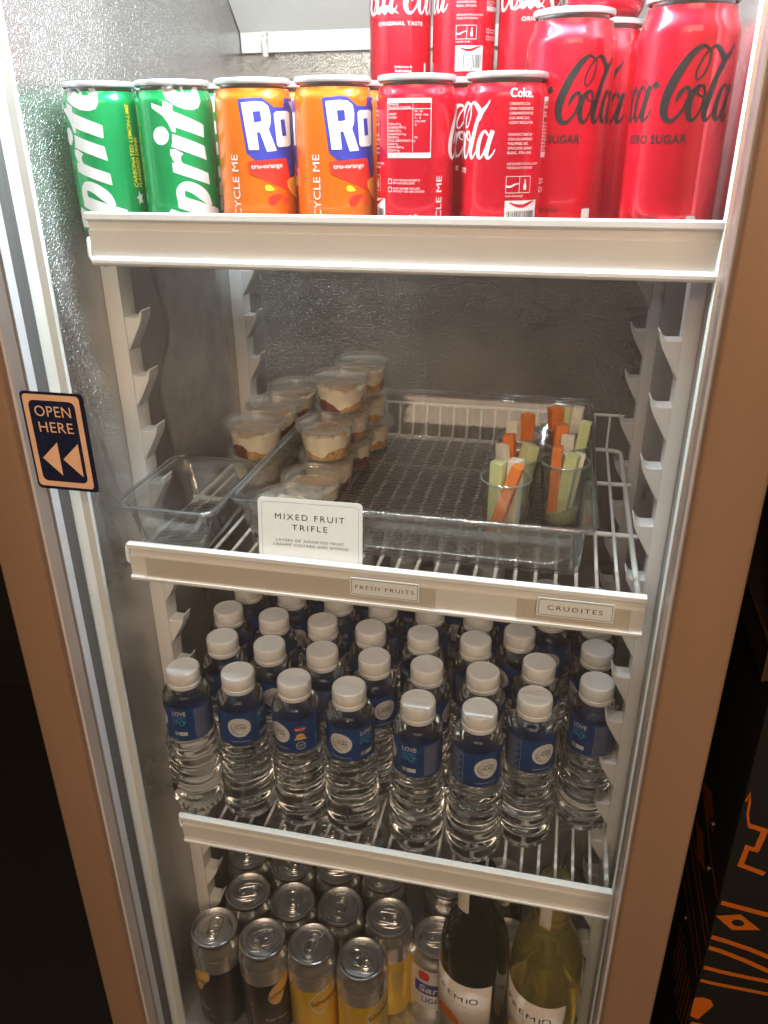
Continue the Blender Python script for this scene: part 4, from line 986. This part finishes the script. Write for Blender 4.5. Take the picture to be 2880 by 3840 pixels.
def wine_prof(fill=None):
    return [(0.0, 0.012), (0.020, 0.006), (0.033, 0.0), (0.0360, 0.003), (0.0370, 0.010), (0.0372, 0.10), (0.0372, 0.180), (0.0365, 0.195), (0.0340, 0.211), (0.0285, 0.228), (0.0215, 0.242), (0.0168, 0.256), (0.0152, 0.270), (0.0148, 0.290), (0.0148, 0.296), (0.0160, 0.298), (0.0160, 0.303), (0.0150, 0.304), (0.0, 0.304)]
def wine(name, label, x, y, facing, kind):
    t = thing(name, label, "wine bottle", (x, y, FLOOR), face_cam(x, y)-math.radians(facing), "wine bottles")
    R = 0.0372; wm = cyl(R); z1 = 0.172 if kind == 'd' else 0.160
    if kind == 'd':
        lathe_obj("bottle", wine_prof(), "wine_dark", t, 56)
    else:
        lathe_obj("bottle", wine_prof(), "wine_white_glass", t, 56)
    lp = [(R+0.00015, z1-0.085), (R+0.0004, z1-0.085), (R+0.0004, z1), (R+0.00015, z1)]
    # label: a curved sheet covering a little under half the bottle
    V, F = [], []; n = 36
    for i in range(n+1):
        s = -1.35+2.42*i/n
        for r_, z_ in ((R+0.0003, z1-0.085), (R+0.0003, z1)): V.append((r_*math.sin(s), -r_*math.cos(s), z_))
    for i in range(n): F.append((2*i, 2*i+2, 2*i+3, 2*i+1))
    me = mk_mesh("label", V, F, "label_paper"); lab = put("label", me, t)
    so = lab.modifiers.new("thick", 'SOLIDIFY'); so.thickness = 0.0002; so.offset = -1
    lm = cyl(R+0.0003)
    def ar(a, nm, m): put(nm, a.mesh(nm, m, lm, step=0.0025), lab)
    ar(Art().text("P", -0.0262, z1-0.0265, 0.0098, bold=0.004).text("REMI", -0.0030, z1-0.0265, 0.0074, width=0.0345, space=1.15).text("O", 0.0205, z1-0.0265, 0.0092, bold=0.004), "lettering", "ink_black")
    ar(Art().text("CHILEAN WINE", -0.004, z1-0.0345, 0.0026, width=0.036, space=1.2), "small_lettering", "ink_grey")
    sun = Art(); cz = z1-0.0680
    sun.poly([(-0.010+0.0170*math.cos(PI*i/20), cz+0.0170*math.sin(PI*i/20)) for i in range(21)])
    ar(sun, "sun_drawing", "ink_amber" if kind == 'w' else "pattern_orange")
    rays = Art()
    for i in range(33):
        q = PI*i/32; r0, r1 = 0.0182, 0.0225+0.0035*((i*5) % 3)/2
        rays.stroke([(-0.010+r0*math.cos(q), cz+r0*math.sin(q), .0004), (-0.010+r1*math.cos(q), cz+r1*math.sin(q), .0002)], 1, sub=1)
    ar(rays, "sun_ray", "pattern_orange")
    if kind == 'd':
        lathe_obj("capsule", [(0.0150, 0.262), (0.0156, 0.262), (0.0154, 0.297), (0.0166, 0.299), (0.0166, 0.304), (0.0150, 0.3055), (0, 0.3055)], "ink_black", t, 40)
        tagm = Art().rect(-0.0105, 0.0045, 0.2560, 0.2960)
        put("paper_tag", tagm.mesh("paper_tag", "label_paper", cyl(0.0172), step=0.0025), t, (-0.004, -0.002, 0))
    else:
        lathe_obj("capsule", [(0.0150, 0.246), (0.0178, 0.2505), (0.0160, 0.262), (0.0156, 0.297), (0.0166, 0.299), (0.0166, 0.304), (0.0150, 0.3055), (0, 0.3055)], "wine_capsule", t, 40)
        bm_ = cyl(0.0176); band = put("neck_band", Art().poly([(-0.0062, 0.2500), (0.0062, 0.2500), (0.0058, 0.3000), (-0.0058, 0.3000)]).mesh("neck_band", "label_paper", bm_, step=0.0025), t)
        p = Art().frame(-0.0052, 0.0052, 0.2515, 0.2990, 0.0004, 0.0005, 2).ring(ellipse(0, 0.2575, 0.0030, 0.0034), ellipse(0, 0.2575, 0.0025, 0.0029), 2).rect(-0.0046, 0.0046, 0.2632, 0.2636, 2)
        p.text("2024", 0, 0.2580, 0.0040, rot=PI/2, width=0.0044, layer=2)
        for k in range(7):
            p.stroke([(-0.0042, 0.2655+0.0040*k, .0004), (0.0, 0.2680+0.0040*k, .0009), (0.0042, 0.2655+0.0040*k, .0004)], 2, sub=2)
        put("band_print", p.mesh("band_print", "ink_grey", bm_, step=0.0025), band)
    return t
wine("wine_bottle", "dark green wine bottle with paper tag on its neck, PREMIO label", 0.0880, 0.0440, 28, 'd')
wine("wine_bottle", "pale yellow white wine bottle with neck band, PREMIO label, by the right rail", 0.1635, 0.0470, 20, 'w')

# ================================================================== clear trays on the middle shelf
def tray(label, x0, x1, y0, y1, zr, zb, tx, ty, handle):
    cx, cy_ = (x0+x1)/2, (y0+y1)/2
    t = thing("plastic_tray", label, "tray", (cx, cy_, zb), 0, "clear plastic trays")
    hx, hy, H = (x1-x0)/2, (y1-y0)/2, zr-zb; th = 0.0018
    def loop(ix, z, r): return [(x, y, z) for x, y in rrect(-hx+ix[0], hx-ix[0], -hy+ix[1], hy-ix[1], r, 6)]
    L = [loop((tx+0.006, ty+0.006), 0.0, 0.006), loop((tx+0.001, ty+0.001), 0.001, 0.010), loop((tx, ty), 0.005, 0.011), loop((0.0045, 0.0045), H-0.004, 0.012), loop((0.003, 0.003), H-0.001, 0.012), loop((0, 0), H, 0.013),
         loop((-0.002, -0.002), H-0.0012, 0.014), loop((-0.0022, -0.0022), H-0.0045, 0.014),
         loop((-0.0008, -0.0008), H-0.0045, 0.014), loop((0.0035, 0.0035), H-0.0024, 0.012), loop((0.0045+th, 0.0045+th), H-0.005, 0.011), loop((tx+th, ty+th), 0.006, 0.010), loop((tx+0.007, ty+0.007), 0.0022, 0.006)]
    # order the shell so that inside and outside are both there
    V, F = [], []; n = len(L[0])
    order = L
    for l in order: V += l
    for k in range(len(order)-1):
        for i in range(n):
            j = (i+1) % n; F.append((k*n+i, k*n+j, (k+1)*n+j, (k+1)*n+i))
    bm = bmesh.new(); vv = [bm.verts.new(v) for v in V]
    for f in F: bm.faces.new([vv[i] for i in f])
    bmesh.ops.recalc_face_normals(bm, faces=bm.faces[:])
    me = bpy.data.meshes.new("tray_wall"); bm.to_mesh(me); bm.free(); me.materials.append(MATS["tray_clear"]); finish(me, True, 50)
    put("tray_wall", me, t)
    tube("tray_rim", [(x, y, H-0.0008) for x, y in rrect(-hx-0.0022, hx+0.0022, -hy-0.0022, hy+0.0022, 0.014, 6)], 0.0016, "tray_rim", t, 8, True)
    P = rrect(-hx+tx+0.0062, hx-tx-0.0062, -hy+ty+0.0062, hy-ty-0.0062, 0.006, 6)
    prism("tray_base", P, 'z', 0.0001, 0.0020, "tray_base", t)
    if handle:
        Q = [(-hx+0.014, H-0.003), (hx-0.014, H-0.003), (hx-0.014, H-0.014), (hx-0.018, H-0.024), (hx-0.030, H-0.030), (-hx+0.030, H-0.030), (-hx+0.018, H-0.024), (-hx+0.014, H-0.014)]
        prism("handle_lip", Q, 'y', -hy-0.0035, -hy-0.0015, "tray_clear", t)
        tube("handle_edge", [(q[0], -hy-0.0028, q[1]) for q in round_path([(a, 0, b) for a, b in [(-hx+0.014, H-0.003), (-hx+0.014, H-0.014), (-hx+0.018, H-0.024), (-hx+0.030, H-0.030), (hx-0.030, H-0.030), (hx-0.018, H-0.024), (hx-0.014, H-0.014), (hx-0.014, H-0.003)]], 0.006) for q in [(q.x, q.z)]], 0.0011, "tray_clear", t, 6)
    return t
ZTRAY = S2+0.0006
tray("wide clear plastic tray holding the dessert cups and vegetable glasses", -0.1320, 0.1580, 0.0190, 0.3450, -0.1800, ZTRAY, 0.006, 0.020, True)
tray("narrow empty clear plastic tray at the left rail", -0.2290, -0.1440, 0.0060, 0.1210, -0.1895, ZTRAY, 0.012, 0.008, False)

# ================================================================== dessert cups
CUP_H = 0.0345
def cup_r(z): return 0.0225+(0.0262-0.0225)*(z/0.0315)
V, F, _ = lathe([(0, 0.0), (0.0215, 0.0), (0.0225, 0.0008), (cup_r(0.031), 0.031), (0.0280, 0.0315), (0.0284, 0.0300), (0.0286, 0.0316), (0.0265, 0.0325), (cup_r(0.0312)-0.0006, 0.0312), (0.0219, 0.0012), (0, 0.0010)], 48); CUPM = mk_mesh("cup", V, F, "cup_plastic", angle=40)
V, F, _ = lathe([(0.0270, 0.0290), (0.0298, 0.0290), (0.0302, 0.0300), (0.0298, 0.0338), (0.0288, 0.0345), (0.0276, 0.0342), (0.0268, 0.0318), (0.0262, 0.0314), (0.0, 0.0314), (0.0, 0.0309), (0.0264, 0.0309), (0.0276, 0.0326)], 48); LIDM = mk_mesh("lid", V, F, "lid_plastic", angle=40)
tabp = rrect(-0.006, 0.006, -0.0362, -0.0290, 0.003)
def lid_tab():
    n = len(tabp); V = [(x, y, 0.0296) for x, y in tabp]+[(x, y, 0.0306) for x, y in tabp]
    return mk_mesh("lid_tab", V, [tuple(range(n-1, -1, -1)), tuple(range(n, 2*n))]+[(i, (i+1) % n, (i+1) % n+n, i+n) for i in range(n)], "lid_plastic", smooth=False)
LTAB = lid_tab()
def filling(seed):
    r = random.Random(seed); n = 72
    ph = [r.uniform(0, 6.28) for _ in range(8)]
    def h1(a):
        v = 0.0105+0.0028*math.sin(2*a+ph[0])+0.0022*math.sin(3*a+ph[1])+0.0012*math.sin(7*a+ph[2])+0.0008*math.sin(13*a+ph[3]); return max(0.003, min(0.018, v))
    def h2(a): return 0.0235+0.0012*math.sin(2*a+ph[4])+0.0008*math.sin(9*a+ph[5])+0.0006*math.sin(17*a+ph[6])
    def band(lo, hi, m, name, cap=None, k=4):
        V, F = [], []
        for i in range(n):
            a = 2*PI*i/n
            for j in range(k+1):
                z = lo(a)+(hi(a)-lo(a))*j/k; rr = cup_r(z)-0.0009
                V.append((rr*math.sin(a), -rr*math.cos(a), z))
        for i in range(n):
            q = (i+1) % n
            for j in range(k): F.append((i*(k+1)+j, q*(k+1)+j, q*(k+1)+j+1, i*(k+1)+j+1))
        if cap:
            c = len(V); V.append((0, 0, cap))
            for i in range(n): F.append((i*(k+1)+k, ((i+1) % n)*(k+1)+k, c))
        return V, F, m, name
    def fm(V): return [1 if (math.sin(math.atan2(sum(V[i][0] for i in f), -sum(V[i][1] for i in f))*1.0+ph[7]) > 0.35) else 0 for f in F_]
    V, F_, m, nm = band(lambda a: 0.0018, h1, None, "sponge_layer")
    sp = mk_mesh("sponge_layer", V, F_, ["sponge", "jelly"], fm(V))
    V, F2, m, nm = band(h1, h2, None, "cream_layer", 0.0250); cr = mk_mesh("cream_layer", V, F2, "cream")
    # crumbs on top: a lumpy patch
    V, F3 = [(0, 0, 0.0285)], []; R_ = 7; N_ = 28
    for j in range(1, R_+1):
        for i in range(N_):
            a = 2*PI*i/N_; rr = 0.0205*j/R_*(1+0.10*math.sin(3*a+ph[0])+0.06*math.sin(5*a+ph[3])); z = 0.0287-0.0040*(j/R_)**2.2+r.uniform(-.0007, .0007)
            V.append((rr*math.cos(a), rr*math.sin(a), z if j < R_ else 0.0236))
    for i in range(N_): F3.append((0, 1+i, 1+(i+1) % N_))
    for j in range(R_-1):
        for i in range(N_):
            q = (i+1) % N_; F3.append((1+j*N_+i, 1+(j+1)*N_+i, 1+(j+1)*N_+q, 1+j*N_+q))
    cb = mk_mesh("crumb_topping", V, F3, "crumb", smooth=False)
    return sp, cr, cb
FILL = [filling(s) for s in (3, 8, 14)]
def cup(x, y, lvl, rz, v, label):
    t = thing("dessert_cup", label, "dessert cup", (x, y, ZTRAY+0.0021+lvl*CUP_H), rz, "trifle cups on the middle shelf")
    put("cup", CUPM, t); l = put("lid", LIDM, t); put("lid_tab", LTAB, l)
    for nm, me in zip(("sponge_layer", "cream_layer", "crumb_topping"), FILL[v]): put(nm, me, t)
cup(-0.0980, 0.0680, 0, 2.2, 0, "trifle cup just behind the menu card, nearest the tray front")
cup(-0.0920, 0.1180, 0, 0.6, 1, "single trifle cup with hazy lid, second from the tray front")
cup(-0.0945, 0.1780, 0, 2.6, 2, "trifle cup at the bottom of the two high stack in the wide tray")
cup(-0.0930, 0.1690, 1, 1.5, 0, "trifle cup on top of the two high stack, tabs at its sides")
cup(-0.0895, 0.2320, 0, 0.4, 1, "bottom trifle cup of the three high stack with a tilted top")
cup(-0.0900, 0.2240, 1, 2.0, 2, "middle trifle cup of the front three high stack")
cup(-0.0890, 0.2120, 2, -1.3, 1, "top trifle cup of the front three high stack, lid tab to the left")
cup(-0.0830, 0.2900, 0, 1.2, 2, "bottom trifle cup of the rearmost three high stack")
cup(-0.0840, 0.2840, 1, 2.9, 0, "middle trifle cup of the rearmost three high stack")
cup(-0.0830, 0.2760, 2, 0.8, 2, "highest and rearmost trifle cup under the back wall")
cup(-0.1640, 0.1640, 0, 1.9, 2, "lower trifle cup of the stack behind the narrow tray")
cup(-0.1620, 0.1590, 1, 2.4, 0, "upper trifle cup with brown crumbs behind the narrow tray")
cup(-0.1650, 0.2250, 0, 0.1, 1, "lower trifle cup of the second stack left of the wide tray")
cup(-0.1645, 0.2210, 1, 1.1, 1, "upper trifle cup of the second stack left of the wide tray")
cup(-0.1650, 0.2890, 0, 0.9, 0, "lower trifle cup of the third stack left of the wide tray")
cup(-0.1645, 0.2850, 1, 2.1, 2, "upper trifle cup of the third stack, half hidden by the tall stack")

# ================================================================== vegetable stick glasses
GH = 0.0620
V, F, _ = lathe([(0, 0.0), (0.0150, 0.0), (0.0158, 0.0010), (0.0162, 0.006), (0.0205, GH-0.002), (0.0211, GH-0.0006), (0.0206, GH), (0.0200, GH-0.0008), (0.0190, GH-0.004), (0.0148, 0.009), (0.0135, 0.0068), (0, 0.0062)], 48); GLM = mk_mesh("drinking_glass", V, F, "drink_glass", angle=50)
V, F = tube_data([(0.0206*math.cos(2*PI*i/40), 0.0206*math.sin(2*PI*i/40), GH+0.0004) for i in range(40)], 0.0011, 8, True); GRIM = mk_mesh("glass_rim", V, F, "glass_rim", angle=70)
rs = random.Random(11)
def stick(m, label, base, bx, by, bz, tx_, ty_, tz_, wd, cat):
    b = Vector((base[0]+bx, base[1]+by, base[2]+bz)); t_ = Vector((base[0]+tx_, base[1]+ty_, base[2]+tz_)); d = t_-b; L_ = d.length
    me = box_mesh("stick", wd, wd*rs.uniform(.82, 1.0), L_, m, 0.0011, 2, taper=0.96, jit=0.0006, rnd=rs)
    q = d.to_track_quat('Z', 'Y'); e = (q @ Euler((0, 0, rs.uniform(-.5, .5))).to_quaternion()).to_euler()
    o = put({"carrot": "carrot_stick", "cucumber": "cucumber_stick", "jicama": "white_root_stick"}[m], me, None, (b+t_)/2, e)
    tag(o, label, cat, "vegetable sticks in the glasses")
gl = [("front glass of the left column", 0.0870, 0.0800, 'p', [("carrot", -.0085, -.0062, .010, .0100, -.0060, .079, .0100), ("cucumber", -.0070, .0050, .011, -.0066, .0050, .077, .0118), ("jicama", .0060, .0045, .011, .0068, .0070, .079, .0098)]),
      ("middle glass of the left column", 0.0920, 0.1300, 'g', [("carrot", -.0012, .0076, .010, -.0080, .0085, .0820, .0092), ("cucumber", .0010, -.0052, .010, .0120, .0000, .0775, .0115), ("jicama", -.0070, -.0020, .011, -.0122, -.0042, .0770, .0095)]),
      ("rear glass of the left column", 0.0910, 0.1860, 'g', [("carrot", .0045, .0040, .010, .0068, .0020, .0850, .0095), ("jicama", -.0050, .0000, .010, -.0062, -.0020, .0790, .0108)]),
      ("front glass of the right column", 0.1340, 0.1270, 'g', [("carrot", -.0078, -.0062, .0150, -.0070, -.0060, .0800, .0094), ("cucumber", -.0005, -.0020, .0155, .0058, -.0030, .0730, .0125), ("jicama", .0050, .0070, .014, .0122, .0060, .0705, .0092)]),
      ("middle glass of the right column", 0.1350, 0.1730, 'g', [("carrot", -.0060, .0060, .010, -.0062, .0070, .0800, .0105), ("jicama", .0005, -.0040, .010, .0000, -.0070, .0740, .0105), ("cucumber", .0060, .0010, .010, .0150, .0010, .0860, .0095)]),
      ("rear glass of the right column", 0.1335, 0.2160, 'g', [("carrot", -.0060, .0000, .010, -.0118, -.0030, .0850, .0105), ("cucumber", .0000, .0060, .010, -.0010, .0070, .0840, .0085), ("jicama", .0050, .0000, .010, .0098, -.0010, .0860, .0108)])]
CN = {"carrot": "orange carrot stick", "cucumber": "pale green cucumber stick", "jicama": "white root vegetable stick"}
for nm, x, y, dip, sticks in gl:
    z = ZTRAY+0.0021
    g = thing("vegetable_glass", f"small clear glass of vegetable sticks, {nm}", "glass", (x, y, z), 0, "glasses of vegetable sticks")
    dg = put("drinking_glass", GLM, g); put("glass_rim", GRIM, dg)
    dm = "dip_beige" if dip == 'p' else "dip_green"
    V, F, _ = lathe([(0, 0.0066), (0.0133, 0.0072), (0.0145, 0.0092), (0.0150, 0.0150), (0.0151, 0.0185), (0.0130, 0.0196), (0.0080, 0.0178), (0, 0.0186)], 32, lambda r, z_, a: (r, z_+(0.0010*math.sin(3*a)+0.0006*math.sin(8*a) if z_ > 0.017 and r > 0.001 else 0)))
    o = obj("dip", V, F, dm, None, (x, y, z)); tag(o, f"{'beige' if dip == 'p' else 'speckled green'} dip at the bottom of the {nm}", "dip", "dips in the glasses")
    for m, bx, by, bz, tx_, ty_, tz_, wd in sticks:
        stick(m, f"{CN[m]} in the {nm}", (x, y, z), bx, by, bz, tx_, ty_, tz_-0.003, wd*1.14, {"carrot": "carrot", "cucumber": "cucumber", "jicama": "vegetable"}[m])

# ================================================================== black patterned cabinet beside the cooler
B = thing("patterned_cabinet", "black cabinet with orange line pattern standing right of the cooler", "cabinet", (0.33, 0.10, -1.10))
bx_ = prism("case", [(0.0, 0.004), (0.0012, 0.0012), (0.004, 0.0), (0.60, 0.0), (0.60, 0.55), (0.0, 0.55)], 'z', 0.0, 0.7475, "dark_case", B)
ct = prism("case_top", [(-0.0085, 0.0005), (0.61, 0.0005), (0.61, 0.56), (-0.0085, 0.56)], 'z', 0.7480, 0.7850, "counter_brown", B)
tube("edge_trim", [(-0.0090, 0.0, 0.7480), (-0.0090, 0.0, 0.7850)], 0.0014, "brass_edge", ct)
tube("edge_trim", [(-0.0088, 0.0, 0.7855), (-0.0088, 0.55, 0.7855)], 0.0016, "brass_edge", ct)
prism("back_panel", [(-0.0080, 0.004), (0.60, 0.004), (0.60, 0.012), (-0.0080, 0.012)], 'z', 0.7852, 1.35, "counter_brown", B)
def fmap(x, y, h): return (x, -h, y)
def smap(x, y, h): return (-h, x, y)          # side face: x runs back into depth
pz = 1.10
fa, sa_ = Art(), Art()
def fl(pts, w_): fa.stroke([(p[0]-0.33, p[1]+pz, w_) for p in pts], 1, sub=1)
LW = 0.0062
fl([(0.3335, -0.632), (0.348, -0.634), (0.372, -0.637), (0.43, -0.643)], LW)
fl([(0.3325, -0.685), (0.345, -0.687), (0.372, -0.693), (0.43, -0.712)], LW)
fl([(0.3325, -0.702), (0.345, -0.704), (0.372, -0.712), (0.43, -0.734)], LW)
fl([(0.3325, -0.734), (0.350, -0.736), (0.380, -0.737), (0.43, -0.737)], LW*0.9)
fl([(0.3325, -0.756), (0.350, -0.757), (0.380, -0.757), (0.43, -0.757)], LW*0.8)
d0 = [(0.3315, -0.6525), (0.3545, -0.6440), (0.3770, -0.6615), (0.3500, -0.6690)]
fa.ring([((d0[k//6][0]*(1-(k % 6)/6)+d0[(k//6+1) % 4][0]*((k % 6)/6))-0.33, (d0[k//6][1]*(1-(k % 6)/6)+d0[(k//6+1) % 4][1]*((k % 6)/6))+pz) for k in range(24)],
        [(0.3540-0.33+0.0062*math.cos(PI-2*PI*k/24), -0.6570+pz+0.0048*math.sin(PI-2*PI*k/24)) for k in range(24)])
def fpoly(pts): fa.poly([(p[0]-0.33, p[1]+pz) for p in pts])
for p, q in [((0.3405, -0.522), (0.3560, -0.5250)), ((0.3415, -0.5750), (0.3660, -0.5820))]: fl([p+(0,), q+(0,)], 0.0058)
fpoly([(0.3530, -0.5222), (0.3590, -0.5230), (0.3555, -0.5540), (0.3500, -0.5530)])
fpoly([(0.3420, -0.5470), (0.3540, -0.5500), (0.3545, -0.5550), (0.3415, -0.5530)])
fpoly([(0.3420, -0.5500), (0.3465, -0.5510), (0.3450, -0.5780), (0.3395, -0.5770)])
fl([(0.3405, -0.522), (0.3370, -0.508), (0.3360, -0.492), (0.3345, -0.480), (0.3325, -0.492)], 0.0022)
fpoly([(0.3310, -0.786), (0.3400, -0.783), (0.3480, -0.785), (0.3520, -0.793), (0.3490, -0.801), (0.3440, -0.812), (0.3400, -0.822), (0.3310, -0.818)])
fpoly([(0.3345, -0.828), (0.3480, -0.828), (0.3460, -0.870), (0.3310, -0.868), (0.3315, -0.840)])
put("orange_pattern", fa.mesh("orange_pattern", "pattern_orange", fmap), bx_)
for z0, z1_, wd in ((-0.632, -0.566, .005), (-0.685, -0.680, .005), (-0.702, -0.700, .005), (-0.734, -0.735, .0045), (-0.756, -0.760, .004)):
    sa_.stroke([(0.003, z0+pz, wd), (0.10, (z0*0.8+z1_*.2)+pz, wd), (0.30, z1_+pz, wd)], 1, sub=3)
for z0 in (-0.60, -0.66): sa_.poly([(0.06, z0+pz), (0.10, z0+0.02+pz), (0.14, z0+pz), (0.10, z0-0.02+pz)])
for k in range(9): sa_.stroke([(0.004+0.012*k, -0.80+pz+0.004*(k % 3), .004), (0.006+0.012*k, -0.87+pz-0.01*(k % 2), .004)], 1, sub=2)
put("side_pattern", sa_.mesh("side_pattern", "pattern_orange", smap), bx_)
for yy, zz in ((0.07, 0.505), (0.09, 0.33), (0.05, 0.46)):
    V, F, _ = lathe([(0.005, 0), (0.0045, 0.003), (0.002, 0.0045), (0, 0.0048)], 16); obj("stud", V, F, "screw_dark", bx_, (0, yy, zz), (0, -PI/2, 0))
